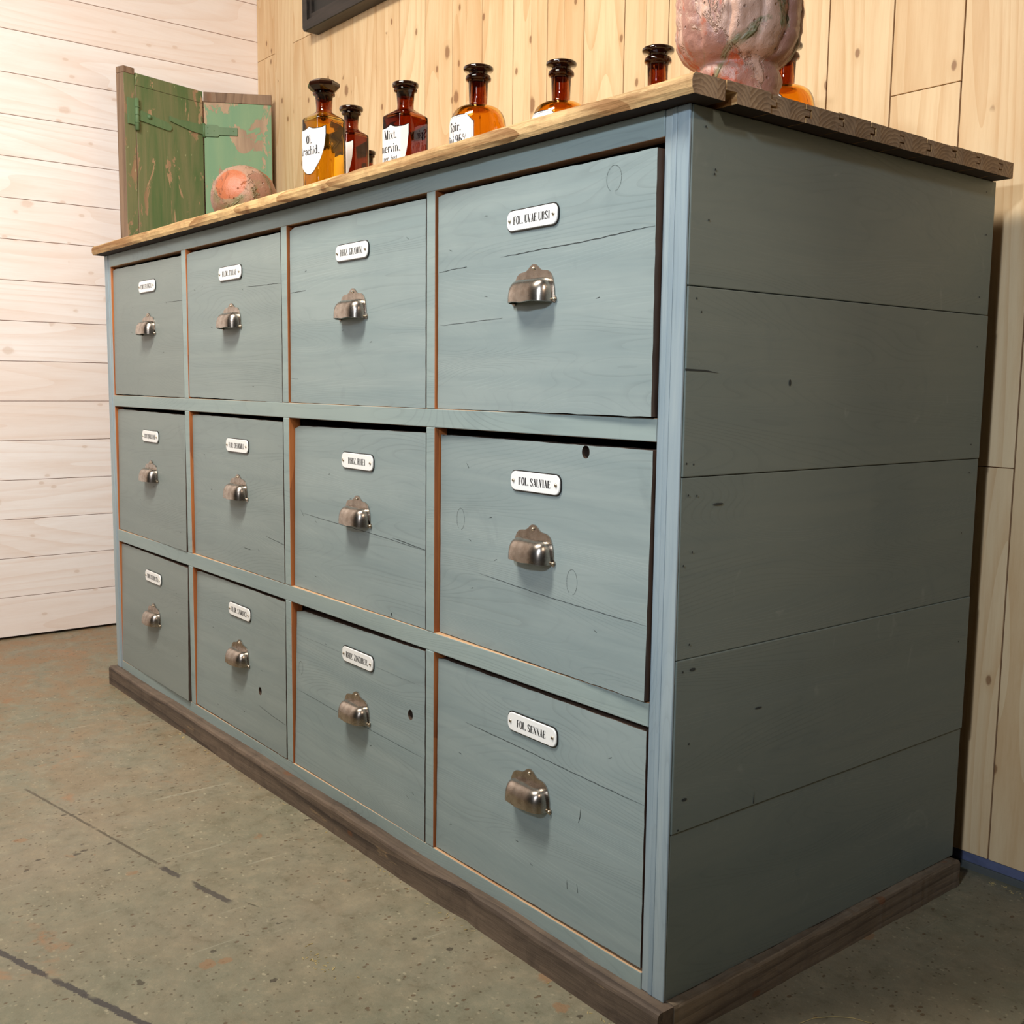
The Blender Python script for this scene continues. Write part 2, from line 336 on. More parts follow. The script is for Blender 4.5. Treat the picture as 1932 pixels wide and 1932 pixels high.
# ------------------------------------------------------------------ mesh helpers
class MB:
    """collects geometry in plan units, links it as ONE mesh object"""
    def __init__(s, mats):
        s.bm = bmesh.new(); s.mats = mats; s.tl = s.bm.faces.layers.float.new('tint')
    def face(s, pts, m=0, tint=0.0):
        vs_ = [s.bm.verts.new(p) for p in pts]
        try: f = s.bm.faces.new(vs_)
        except ValueError: return None
        f.material_index = m; f[s.tl] = tint; return f
    def box(s, a, b, m=0, tint=0.0, fm=None):
        """fm: dict side -> material index; sides: -x +x -y +y -z +z"""
        x0, y0, z0 = a; x1, y1, z1 = b
        s.hexa([(x0, y0, z0), (x1, y0, z0), (x1, y1, z0), (x0, y1, z0), (x0, y0, z1), (x1, y0, z1), (x1, y1, z1), (x0, y1, z1)], m, tint, fm)
    def hexa(s, p, m=0, tint=0.0, fm=None):
        v = [s.bm.verts.new(q) for q in p]; fm = fm or {}
        for key, idx in (('-z', (0, 3, 2, 1)), ('+z', (4, 5, 6, 7)), ('-y', (0, 1, 5, 4)), ('+y', (2, 3, 7, 6)), ('-x', (3, 0, 4, 7)), ('+x', (1, 2, 6, 5))):
            f = s.bm.faces.new([v[i] for i in idx]); f.material_index = fm.get(key, m); f[s.tl] = tint
    def prism(s, poly, y0, y1, to3, m=0, mcap=None, tint=0.0, smooth=False):
        """poly: 2D outline; to3(u, v, d) -> point; extruded d from y0 to y1"""
        a = [s.bm.verts.new(to3(u, v, y0)) for u, v in poly]; b = [s.bm.verts.new(to3(u, v, y1)) for u, v in poly]
        k = len(poly); mc = m if mcap is None else mcap
        for vv in (a, list(reversed(b))):
            f = s.bm.faces.new(vv); f.material_index = mc; f[s.tl] = tint
        for i in range(k):
            j = (i+1) % k
            f = s.bm.faces.new([a[j], a[i], b[i], b[j]]); f.material_index = m; f[s.tl] = tint; f.smooth = smooth
    def rings(s, rs, m=0, cap0=True, cap1=True, smooth=True, tint=0.0):
        vv = [[s.bm.verts.new(p) for p in r] for r in rs]; k = len(rs[0])
        for a, b in zip(vv, vv[1:]):
            for i in range(k):
                j = (i+1) % k
                f = s.bm.faces.new([a[i], a[j], b[j], b[i]]); f.material_index = m; f.smooth = smooth; f[s.tl] = tint
        if cap0:
            f = s.bm.faces.new(list(reversed(vv[0]))); f.material_index = m; f[s.tl] = tint
        if cap1:
            f = s.bm.faces.new(vv[-1]); f.material_index = m; f[s.tl] = tint
    def grid(s, pts, m=0, smooth=True, tint=0.0):
        vv = [[s.bm.verts.new(p) for p in r] for r in pts]
        for a, b in zip(vv, vv[1:]):
            for i in range(len(a)-1):
                f = s.bm.faces.new([a[i], a[i+1], b[i+1], b[i]]); f.material_index = m; f.smooth = smooth; f[s.tl] = tint
    def tube(s, pts, r, m=0, k=8):
        rs = []
        for i, p in enumerate(pts):
            p = Vector(p); d = (Vector(pts[min(i+1, len(pts)-1)])-Vector(pts[max(i-1, 0)])).normalized()
            u = d.orthogonal().normalized() if abs(d.z) > 0.9 else d.cross(Vector((0, 0, 1))).normalized()
            v = d.cross(u); rr = r[i] if isinstance(r, (list, tuple)) else r
            rs.append([p+u*rr*math.cos(t*2*math.pi/k)+v*rr*math.sin(t*2*math.pi/k) for t in range(k)])
        s.rings(rs, m)
    def neckmat(s, z0, m):
        for f in s.bm.faces:
            if f.calc_center_median().z > z0: f.material_index = m
    def ball(s, c, r, m=0, sx=1, sy=1, sz=1, n=10):
        rs = []
        for i in range(1, n):
            a = math.pi*i/n
            rs.append([(c[0]+r*sx*math.sin(a)*math.cos(t*2*math.pi/n), c[1]+r*sy*math.sin(a)*math.sin(t*2*math.pi/n), c[2]-r*sz*math.cos(a)) for t in range(n)])
        s.rings(rs, m)
    def build(s, name, parent=None, origin=None, bevel=0, fix=True, rot=None):
        bm = s.bm
        if fix: bmesh.ops.recalc_face_normals(bm, faces=bm.faces[:])
        o0 = Vector(origin) if origin is not None else (Vector(parent['_o']) if parent is not None and '_o' in parent else Vector((0, 0, 0)))
        for v in bm.verts: v.co = (v.co-o0)*S
        me = bpy.data.meshes.new(name); bm.to_mesh(me); bm.free()
        for m in s.mats: me.materials.append(M[m])
        o = bpy.data.objects.new(name, me); COL.objects.link(o)
        if parent is not None: o.parent = parent
        else: o.location = o0*S
        o['_o'] = list(o0)
        if bevel:
            b = o.modifiers.new('bevel', 'BEVEL'); b.width = bevel*S; b.segments = 2; b.limit_method = 'ANGLE'; b.angle_limit = math.radians(50)
        return o
def empty(name, loc, label, cat, group=None):
    o = bpy.data.objects.new(name, None); COL.objects.link(o); o.location = Vector(loc)*S; o['_o'] = list(loc)
    o.empty_display_size = 0.1
    return tag(o, label, cat, group)
def tag(o, label, cat, group=None):
    o['label'] = label; o['category'] = cat
    if cat == 'bottle': group = 'brown glass apothecary bottles standing on the countertop'
    if group: o['group'] = group
    return o
def struct(o): o['kind'] = 'structure'; return o

# ------------------------------------------------------------------ lettering: narrow high-contrast roman drawn with a broad nib
TK, TH = 0.165, 0.05
def arc(cx, cy, rx, ry, a0, a1, n=14):
    return [(cx+rx*math.cos(math.radians(a0+(a1-a0)*i/n)), cy+ry*math.sin(math.radians(a0+(a1-a0)*i/n))) for i in range(n+1)]
def V(x, y0=0, y1=1, wd=TK, sb=True, st=True, sl=0.09, sr=0.09):
    o = [([(x, y0), (x, y1)], wd)]
    if sb: o.append(([(x-sl, y0+TH/2), (x+sr, y0+TH/2)], TH))
    if st: o.append(([(x-sl, y1-TH/2), (x+sr, y1-TH/2)], TH))
    return o
def Ln(pts, wd=TH): return [(pts, wd)]
def C(pts, wd=TK): return [(pts, -wd)]     # negative: width follows the slope of the stroke
Z = 0.02
GL = {
 'F': (V(.14)+Ln([(.14, .98), (.46, .98)])+Ln([(.46, .98), (.46, .76)], .04)+Ln([(.14, .52), (.36, .52)])+Ln([(.36, .62), (.36, .42)], .04), .52),
 'E': (V(.14)+Ln([(.14, .98), (.46, .98)])+Ln([(.46, .98), (.46, .76)], .04)+Ln([(.14, .52), (.36, .52)])+Ln([(.36, .62), (.36, .42)], .04)+Ln([(.14, .02), (.48, .02)])+Ln([(.48, .02), (.48, .25)], .04), .55),
 'L': (V(.14)+Ln([(.14, .02), (.45, .02)])+Ln([(.45, .02), (.45, .26)], .04), .50),
 'I': (V(.14), .28),
 'H': (V(.14)+V(.46)+Ln([(.14, .5), (.46, .5)]), .60),
 'T': (V(.28, st=False)+Ln([(.06, .98), (.50, .98)])+Ln([(.06, .98), (.06, .74)], .04)+Ln([(.50, .98), (.50, .74)], .04), .56),
 'O': (C(arc(.28, .5, .19, .48, 0, 360, 28)), .56),
 'C': (C(arc(.28, .5, .19, .48, 50, 310, 22))+Ln([(.44, .98), (.44, .72)], .04), .52),
 'G': (C(arc(.28, .5, .19, .48, 50, 300, 22))+Ln([(.44, .98), (.44, .72)], .04)+V(.44, 0.03, .45, sb=False), .58),
 'Q': (C(arc(.28, .5, .19, .48, 0, 360, 28))+Ln([(.26, .04), (.34, -.18), (.48, -.20)], .06), .56),
 'U': (V(.14, .2, 1, sb=False)+V(.44, .2, 1, TH, sb=False)+C(arc(.29, .22, .15, .20, 180, 360), .12), .56),
 'V': (Ln([(.10, 1), (.28, 0)], .14)+Ln([(.28, 0), (.44, 1)], .045)+Ln([(.02, .98), (.20, .98)])+Ln([(.36, .98), (.52, .98)]), .52),
 'A': (Ln([(.10, 0), (.26, 1)], .045)+Ln([(.26, 1), (.44, 0)], .15)+Ln([(.17, .33), (.37, .33)])+Ln([(.02, .02), (.18, .02)])+Ln([(.36, .02), (.54, .02)]), .54),
 'N': (V(.12, wd=TH, st=False)+Ln([(.10, 1), (.46, 0)], .15)+V(.46, wd=TH, sb=False)+Ln([(.02, .98), (.16, .98)]), .58),
 'M': (V(.10, wd=TH)+Ln([(.12, 1), (.32, 0)], .14)+Ln([(.32, 0), (.52, 1)], .045)+V(.54), .68),
 'Z': (Ln([(.08, .98), (.46, .98)])+Ln([(.08, .98), (.08, .76)], .04)+Ln([(.44, 1), (.10, 0)], .14)+Ln([(.08, .02), (.48, .02)])+Ln([(.48, .02), (.48, .26)], .04), .54),
 'S': (C([(.42, .78)]+arc(.27, .76, .15, .22, 40, 180, 10)+[(.14, .66), (.28, .50), (.41, .36)]+arc(.27, .24, .15, .22, 0, -150, 10))+Ln([(.42, .98), (.42, .76)], .04)+Ln([(.11, .02), (.11, .26)], .04), .54),
 'R': (V(.14)+Ln([(.14, .98), (.28, .98)])+C(arc(.28, .75, .14, .23, 90, -90, 12), .13)+Ln([(.14, .52), (.28, .52)])+Ln([(.28, .52), (.38, .44), (.42, .06), (.50, .02)], .10), .56),
 'B': (V(.14)+Ln([(.14, .98), (.28, .98)])+C(arc(.28, .76, .12, .22, 90, -90, 12), .12)+Ln([(.14, .53), (.28, .53)])+C(arc(.28, .27, .15, .25, 90, -90, 12), .13)+Ln([(.14, .02), (.28, .02)]), .54),
 '.': (Ln([(.10, 0), (.10, .13)], .13), .22),
 ' ': ([], .20),
 'a': (C([(.10, .46)]+arc(.22, .44, .13, .17, 150, 0, 10)+[(.35, .10), (.42, .02)], .12)+C(arc(.22, .16, .13, .15, 60, 330, 14), .11), .46),
 'r': (V(.14, 0, .62, wd=.12, st=False)+Ln([(.04, .6), (.14, .6)])+C(arc(.28, .42, .13, .19, 180, 60, 8), .10)+Ln([(.34, .6), (.34, .48)], .10), .42),
 'c': (C(arc(.24, .31, .16, .30, 45, 315, 18), .13)+Ln([(.36, .58), (.36, .44)], .09), .44),
 'h': (V(.14, 0, 1, wd=.12, st=False)+Ln([(.04, .98), (.14, .98)])+C(arc(.28, .42, .14, .19, 170, 0, 10), .08)+V(.42, 0, .44, wd=.12, st=False), .56),
 'n': (V(.14, 0, .62, wd=.12, st=False)+Ln([(.04, .6), (.14, .6)])+C(arc(.28, .42, .14, .19, 170, 0, 10), .08)+V(.42, 0, .44, wd=.12, st=False), .56),
 'i': (V(.14, 0, .62, wd=.12, st=False)+Ln([(.04, .6), (.14, .6)])+Ln([(.14, .76), (.14, .90)], .12), .30),
 'd': (C(arc(.24, .31, .16, .30, 20, 340, 20), .12)+V(.38, 0, 1, wd=.12, st=False, sl=0, sr=.09)+Ln([(.28, .98), (.38, .98)]), .52),
 'p': (V(.14, -.36, .62, wd=.12, st=False)+Ln([(.04, .6), (.14, .6)])+C(arc(.28, .31, .16, .30, 160, -160, 20), .12), .52),
 'g': (C(arc(.24, .36, .15, .25, 0, 360, 20), .12)+Ln([(.38, .60), (.46, .60)], .06)+C(arc(.24, -.16, .17, .18, 100, 460, 20), .09), .48),
 'x': (Ln([(.08, .62), (.38, 0)], .12)+Ln([(.08, 0), (.38, .62)], .04)+Ln([(.02, .6), (.18, .6)])+Ln([(.28, .02), (.46, .02)])+Ln([(.30, .6), (.44, .6)])+Ln([(.02, .02), (.16, .02)]), .48),
 't': (V(.16, .04, .86, wd=.12, st=False, sb=False)+Ln([(.04, .60), (.32, .60)])+Ln([(.16, .04), (.26, .02), (.32, .10)], .05), .36),
 'v': (Ln([(.08, .62), (.24, 0)], .12)+Ln([(.24, 0), (.38, .62)], .04)+Ln([(.02, .6), (.18, .6)])+Ln([(.30, .6), (.46, .6)]), .46),
 'e': (C(arc(.24, .31, .16, .30, 0, 315, 20), .12)+Ln([(.10, .33), (.38, .33)]), .46),
 'l': (V(.14, 0, 1, wd=.12, st=False)+Ln([(.04, .98), (.14, .98)]), .30),
 'o': (C(arc(.24, .31, .16, .30, 0, 360, 20), .12), .48),
 's': (C(arc(.20, .46, .11, .15, 40, 180, 8)+[(.20, .32), (.30, .2)]+arc(.20, .15, .11, .14, 0, -150, 8), .11), .38),
 '9': (C(arc(.26, .68, .15, .29, 0, 360, 18), .12)+C([(.41, .68), (.40, .30)]+arc(.26, .22, .14, .20, 0, -130, 8), .10), .52),
 '6': (C(arc(.26, .30, .15, .29, 0, 360, 18), .12)+C([(.11, .32), (.12, .70)]+arc(.26, .78, .14, .20, 180, 50, 8), .10), .52),
 '%': (C(arc(.14, .80, .09, .16, 0, 360, 12), .06)+C(arc(.46, .18, .09, .16, 0, 360, 12), .06)+Ln([(.14, .02), (.46, .98)], .035), .62),
}
def text_quads(txt, height):
    out = []; x = 0.0
    for ch in txt:
        st, adv = GL[ch]
        for pts, wd in st:
            if abs(wd) > 0.08: wd *= 1.12
            n = len(pts); L = []; Rr = []
            for i in range(n):
                a = pts[max(i-1, 0)]; b = pts[min(i+1, n-1)]
                if i == 0 and len(pts) > 8 and abs(pts[0][0]-pts[-1][0])+abs(pts[0][1]-pts[-1][1]) < 1e-6: a = pts[-2]
                if i == n-1 and len(pts) > 8 and abs(pts[0][0]-pts[-1][0])+abs(pts[0][1]-pts[-1][1]) < 1e-6: b = pts[1]
                dx, dy = b[0]-a[0], b[1]-a[1]; d = math.hypot(dx, dy) or 1; dx /= d; dy /= d
                wv = wd if wd > 0 else TH+(-wd-TH)*abs(dy)**1.6
                nx, ny = (-dy, dx)
                if wd > 0.05 and abs(dy) > 0.5: nx, ny = (-1 if dy > 0 else 1, 0)
                L.append((pts[i][0]+nx*wv/2+x, pts[i][1]+ny*wv/2)); Rr.append((pts[i][0]-nx*wv/2+x, pts[i][1]-ny*wv/2))
            for i in range(n-1): out.append([L[i], L[i+1], Rr[i+1], Rr[i]])
        x += adv
    return [[(px*height, py*height) for px, py in q] for q in out], x*height

# ------------------------------------------------------------------ the room
FX0, FX1, FY0 = -2.141, 2.6, -3.2
YB = 0.61
b = MB(['floor']); b.box((FX0-0.05, FY0, -0.04), (FX1, YB+0.06, 0)); struct(b.build('floor'))
b = MB(['white', 'groove_w'])
zs = [0.012+0.0]; 
z = 1.081
lines = [1.4728, 1.3729, 1.2759, 1.1788, 1.081]
while z > 0.06: z -= 0.0975; lines.append(z)
lines = sorted([l for l in lines if l > 0.04]); top = lines[-1]
while top < 2.3: top += 0.0975; lines.append(top)
lines = [0.006]+lines
for z0, z1 in zip(lines, lines[1:]):
    yy = FY0; 
    cuts = [FY0, R.uniform(-1.6, -0.9), YB+0.02]
    for y0, y1 in zip(cuts, cuts[1:]):
        b.box((FX0-0.02, y0+0.0004, z0+0.0007), (FX0, y1-0.0004, z1-0.0007), 0, R.random())
b.box((FX0-0.03, FY0, 0.008), (FX0-0.0035, YB+0.02, lines[-1]), 1)
struct(b.build('wall_left', bevel=0.0006))
b = MB(['pine', 'groove'])
xs = [FX0, -2.0363, -1.9329, -1.8328, -1.7300, -1.6284, -1.526, -1.4275, -1.3247, -1.2227, -1.1201, -1.0194, -0.9171, -0.8149, -0.7111, -0.6069, -0.502, -0.397, -0.292, -0.1879, -0.0852, 0.0180]
while xs[-1] < FX1: xs.append(xs[-1]+0.1035)
joints = {0: 1.517, 2: 1.52, 19: 1.0466, 20: 0.548, 8: 1.9, 13: 1.95, 22: 0.9, 24: 1.5}
for i, (x0, x1) in enumerate(zip(xs, xs[1:])):
    zc = [0.0232]+([joints[i]] if i in joints else [])+[lines[-1]]
    for z0, z1 in zip(zc, zc[1:]):
        t_ = R.random()
        if x1 < -0.35 and i % 3 != 1:
            xm = x0+(x1-x0)*(0.45+0.1*R.random())
            b.box((x0+0.0010, YB, z0+0.0006), (xm-0.0003, YB+0.02, z1-0.0005), 0, t_)
            b.box((xm+0.0003, YB, z0+0.0006), (x1-0.0010, YB+0.02, z1-0.0005), 0, t_+0.21)
        else: b.box((x0+0.0010, YB, z0+0.0006), (x1-0.0010, YB+0.02, z1-0.0005), 0, t_)
b.box((FX0, YB+0.003, 0.0235), (FX1, YB+0.03, lines[-1]), 1)
struct(b.build('wall_back', bevel=0.0006))
b = MB(['blue']); 
pts = []
b.box((FX0, YB+0.004, 0.009), (FX1, YB+0.012, 0.028)); struct(b.build('trim_1'))
b = MB(['sill']); b.box((FX0, YB+0.001, -0.002), (FX1, YB+0.02, 0.0095)); struct(b.build('trim_2', bevel=0.001))

# ------------------------------------------------------------------ the counter
W, DP, H, ZP = 1.5948, 0.5532, 0.900, 0.038
XL = [-1.5627, -1.1684, -0.7858, -0.402]; XR = [-1.1883, -0.8044, -0.4201, -0.032]
ZT = [0.8757, 0.5939, 0.3129]; ZB = [0.6165, 0.3374, 0.056]
cab = empty('apothecary_counter', (-W/2, DP/2, 0), 'large blue-grey painted apothecary counter with twelve drawers and worn plank top', 'counter')
TF = 0.020
# stiles
def stile(x0, x1, z0, z1, end=None, tint=0.0):
    b = MB(['paint_frame' if end is None else 'paint_stile', 'raw', 'dark'])
    if end is None:
        b.box((x0, 0, z0), (x1, TF, z1), 0, tint, {'-x': 1, '+x': 1, '+y': 2})
    elif end == 'R':
        # stepped moulding: inner strip lower than the outer board
        b.box((x0, 0.0012, z0), (x0+0.0095, TF, z1), 0, tint, {'-x': 1, '+y': 2})
        b.box((x0+0.0095, 0, z0), (-0.0162, TF, z1), 0, tint+0.3, {'+y': 2})
        b.box((-0.0162, 0, z0), (-0.0006, 0.0030, z1), 0, tint+0.3)
    else:
        b.box((x0, 0, z0), (x0+0.020, TF, z1), 0, tint, {'+y': 2})
        b.box((x0+0.020, 0.0012, z0), (x1, TF, z1), 0, tint+0.3, {'+x': 1, '+y': 2})
    return b.build('stile', cab, bevel=0.0012)
stile(-W, XL[0], ZP, H, 'L', 0.1); stile(XR[3], 0, ZP, H, 'R', 0.5)
rows = [(ZT[0], ZB[0]), (ZT[1], ZB[1]), (ZT[2], ZB[2])]
for i in range(3):
    for zt, zb in rows: stile(XR[i], XL[i+1], zb, zt, None, R.random())
for z0, z1, nm in ((ZT[0], H, 't'), (ZT[1], ZB[0], 'm'), (ZT[2], ZB[1], 'm'), (ZP-0.004, ZB[2], 'b')):
    b = MB(['paint_frame', 'raw_h', 'dark'])
    b.box((XL[0], 0.0004, z0), (XR[3], TF, z1), 0, R.random(), {'+z': 1, '-z': 1, '+y': 2})
    b.build('rail', cab, bevel=0.0010)
# side panels: five wide boards each
for x0, x1, nm in ((-0.016, 0.0, 'R'), (-W, -W+0.016, 'L')):
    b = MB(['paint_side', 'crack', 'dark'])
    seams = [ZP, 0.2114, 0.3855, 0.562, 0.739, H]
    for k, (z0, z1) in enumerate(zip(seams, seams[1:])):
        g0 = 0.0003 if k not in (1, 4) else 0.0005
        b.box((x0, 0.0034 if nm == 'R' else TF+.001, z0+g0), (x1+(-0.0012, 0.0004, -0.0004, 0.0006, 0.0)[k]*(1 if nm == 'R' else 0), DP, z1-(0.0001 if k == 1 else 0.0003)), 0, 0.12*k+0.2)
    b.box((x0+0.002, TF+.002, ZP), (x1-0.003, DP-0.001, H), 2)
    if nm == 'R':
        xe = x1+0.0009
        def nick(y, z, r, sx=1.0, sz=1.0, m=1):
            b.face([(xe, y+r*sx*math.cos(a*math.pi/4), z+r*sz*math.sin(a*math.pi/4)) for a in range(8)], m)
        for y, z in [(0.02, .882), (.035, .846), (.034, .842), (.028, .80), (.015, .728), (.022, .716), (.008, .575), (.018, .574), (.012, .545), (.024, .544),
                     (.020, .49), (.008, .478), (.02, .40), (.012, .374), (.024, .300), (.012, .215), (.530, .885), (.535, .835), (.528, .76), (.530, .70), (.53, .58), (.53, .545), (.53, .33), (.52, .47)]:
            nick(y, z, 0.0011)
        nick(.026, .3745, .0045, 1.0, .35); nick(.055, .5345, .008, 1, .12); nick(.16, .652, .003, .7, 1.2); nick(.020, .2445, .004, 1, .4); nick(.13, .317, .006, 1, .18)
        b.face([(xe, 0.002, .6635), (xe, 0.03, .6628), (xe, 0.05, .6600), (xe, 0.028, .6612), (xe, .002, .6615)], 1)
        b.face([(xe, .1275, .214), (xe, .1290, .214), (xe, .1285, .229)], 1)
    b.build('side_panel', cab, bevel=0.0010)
b = MB(['dark']); b.box((-W+0.016, DP-0.012, ZP), (-0.016, DP, H)); b.build('back_panel', cab)
b = MB(['dark'])
for zz in (ZB[0], ZB[1], ZB[2]): b.box((-W+0.016, TF, zz-0.016), (-0.016, DP-0.012, zz-0.006))
for i in range(3):
    xm = (XR[i]+XL[i+1])/2; b.box((xm-0.006, TF, ZP), (xm+0.006, DP-0.012, H))
b.box((-W+0.016, TF, H-0.006), (-0.016, DP-0.012, H)); b.build('inner_frame', cab)

# drawers ---------------------------------------------------------------
# per drawer: (y, z) of top-left, top-right, bottom-left, bottom-right front corners
DR = {(0,0): [(0.0058,.8705),(0.0012,.8668),(0.0030,.6190),(0.0010,.6177)], (0,1): [(0.0022,.8685),(0.0006,.8680),(0.0010,.6195),(0.0004,.6162)],
 (0,2): [(0.0046,.8716),(0.0004,.8689),(0.0029,.6172),(0.0004,.6170)], (0,3): [(0.0034,.8702),(-0.0062,.8656),(0.0034,.6172),(-0.0050,.6179)],
 (1,0): [(0.0070,.5884),(0.0012,.5860),(0.0034,.3385),(-0.0018,.3380)], (1,1): [(0.0056,.5886),(0.0004,.5869),(0.0051,.3382),(0.0,.3384)],
 (1,2): [(0.0098,.5821),(0.0010,.5864),(0.0060,.3382),(0.0008,.3383)], (1,3): [(0.0090,.5852),(-0.0010,.5858),(0.0079,.3384),(-0.0042,.3394)],
 (2,0): [(0.0062,.3080),(-0.0004,.3075),(0.0010,.0570),(-0.0050,.0585)], (2,1): [(0.0078,.3066),(0.0006,.3085),(0.0012,.0588),(-0.0006,.0580)],
 (2,2): [(0.0090,.3010),(0.0006,.3095),(0.0026,.0572),(0.0004,.0566)], (2,3): [(0.0060,.3060),(0.0006,.3080),(0.0036,.0575),(0.0012,.0600)]}
TXT = {(0,0): 'CORT.FRANGUL.', (0,1): 'FLOR. TILIAE', (0,2): 'RHIZ. GRAMIN.', (0,3): 'FOL. UVAE URSI',
 (1,0): 'CORT.QUILLAIAE', (1,1): 'FLOR. CHEMOMILL.', (1,2): 'RHIZ. RHEI', (1,3): 'FOL. SALVIAE',
 (2,0): 'CORT.QUERC.CIN.', (2,1): 'FLOR. SAMBUCI', (2,2): 'RHIZ. ZINGIBER.', (2,3): 'FOL. SENNAE'}
LP = {(0,0): (-1.3615,.8247), (0,1): (-.9842,.8216), (0,2): (-.5987,.822), (0,3): (-.2175,.8231), (1,0): (-1.3663,.5401), (1,1): (-.9722,.5424), (1,2): (-.5913,.5402), (1,3): (-.2117,.5409),
 (2,0): (-1.3679,.2634), (2,1): (-.9761,.2638), (2,2): (-.5921,.264), (2,3): (-.2106,.2638)}
HP = {(0,0): (-1.3605,.7742), (0,1): (-.9823,.7733), (0,2): (-.5972,.7731), (0,3): (-.2138,.7743), (1,0): (-1.366,.4937), (1,1): (-.9722,.495), (1,2): (-.5918,.4932), (1,3): (-.2129,.4944),
 (2,0): (-1.3669,.2117), (2,1): (-.976,.2155), (2,2): (-.5950,.2157), (2,3): (-.2133,.2159)}
HOLES = {(1,3): (-.1312, .5789, .0060), (2,1): (-.9003, .1448, .0058), (2,2): (-.4563, .2176, .0060)}
# cracks: lists of x,z points with a width
CR = {(0,0): [([(-1.262,.790),(-1.1895,.789)], .0008)],
 (0,1): [([(-.93,.796),(-.8065,.794)], .0008)],
 (0,2): [([(-.783,.778),(-.735,.779)], .0009), ([(-.783,.652),(-.76,.652)], .0006)],
 (0,3): [([(-.398,.7795),(-.365,.7812),(-.34,.7818)], .0010), ([(-.275,.7870),(-.24,.7878),(-.20,.7895),(-.155,.790),(-.11,.7915),(-.06,.7945),(-.0345,.7950)], .0013), ([(-.395,.7165),(-.33,.7185),(-.27,.7205)], .0007)],
 (1,1): [([(-.872,.4045),(-.806,.3985)], .0008), ([(-.955,.3755),(-.93,.3752)], .0012)],
 (1,2): [([(-.76,.452),(-.65,.448),(-.53,.444),(-.4225,.4385)], .0008), ([(-.500,.4455),(-.4225,.4395)], .0013), ([(-.765,.457),(-.755,.448)], .001), ([(-.505,.339),(-.503,.345),(-.501,.339)], .0015)],
 (1,3): [([(-.32,.4250),(-.25,.4215),(-.18,.4180),(-.10,.4160),(-.0345,.4150)], .0009), ([(-.345,.554),(-.340,.548)], .0012)],
 (2,1): [([(-.905,.120),(-.85,.114),(-.81,.112)], .0008)],
 (2,2): [([(-.783,.176),(-.65,.172),(-.55,.170),(-.4225,.168)], .0006), ([(-.783,.262),(-.4225,.262)], .0003)],
 (2,3): [([(-.34,.2375),(-.25,.2362),(-.18,.2345),(-.10,.2325),(-.0345,.2320)], .0011), ([(-.128,.198),(-.129,.188),(-.131,.181)], .0013), ([(-.148,.110),(-.147,.100)], .0012), ([(-.132,.112),(-.130,.102)], .0012)],
 (0,3,1): []}
KN = {(0,3): [(-.0920,.8460,.0105,.0125)], (1,3): [(-.1475,.4405,.0085,.0135), (-.3560,.4855,.0080,.0130)], (2,2): [(-.768,.212,.007,.010)], (2,3): [(-.168,.225,.0,.0)]}
def plane_y(k, x, z):
    r, i = k; (y0, z0), (y1, z1), (y2, z2), (y3, z3) = DR[k]
    u = (x-XL[i])/(XR[i]-XL[i]); t = (z-(z2+z3)/2)/((z0+z1)/2-(z2+z3)/2)
    return (y0*(1-u)+y1*u)*t+(y2*(1-u)+y3*u)*(1-t)
def build_plate(txt, tint):
    """enamel name plate centred on the origin in the x-z plane, facing -y"""
    b = MB(['white_enamel', 'black_enamel', 'ink', 'screw'])
    hw, hh = 0.0440, 0.0118
    def outline(hw, hh, r):
        p = []
        for cx, cz, a0 in ((hw-r, hh-r, 0), (-hw+r, hh-r, 90), (-hw+r, -hh+r, 180), (hw-r, -hh+r, 270)):
            for k in range(7): a = math.radians(a0+k*15); p.append((cx+r*math.cos(a), cz+r*math.sin(a)))
        return p
    to3 = lambda u, v, d: (u, d, v)
    b.prism(outline(hw, hh, 0.0088), 0.0, -0.0014, to3, 1)
    rs = []
    for sc, d in ((1.0, -0.0014), (0.998, -0.0020), (0.975, -0.0026), (0.94, -0.0028)):
        rs.append([(u, d, v) for u, v in outline(hw-0.0012-(1-sc)*hh, hh-0.0012-(1-sc)*hh, 0.0078)])
    b.rings(rs, 0, cap0=False)
    qs, wd = text_quads(txt, 0.0086)
    k = min(0.0625, 0.0047*len(txt))/wd
    for q in qs: b.face([(px*k-wd*k/2, -0.00295, pz-0.0043) for px, pz in q], 2)
    for sx in (-1, 1):
        x = sx*0.0372
        b.rings([[(x+r*math.cos(a*math.pi/5), d, r*math.sin(a*math.pi/5)) for a in range(10)] for r, d in ((.0021, -.0026), (.0021, -.0034), (.0015, -.0041), (.0006, -.0044))], 3)
        b.face([(x-.0013, -.00450, -.0002), (x+.0013, -.00450, -.0002), (x+.0013, -.0045, .0003), (x-.0013, -.0045, .0003)], 2)
    return b
def place(o, parent, pos, k):
    """puts a small part on its drawer front, turned with the slightly crooked front"""
    x, z = pos; y = plane_y(k, x, z)
    dx = (plane_y(k, x+0.05, z)-plane_y(k, x-0.05, z))/0.1
    po = Vector(parent['_o']); o.parent = parent
    o.location = (Vector((x, y, z))-po)*S
    o.rotation_euler = (0, 0, math.atan(dx))
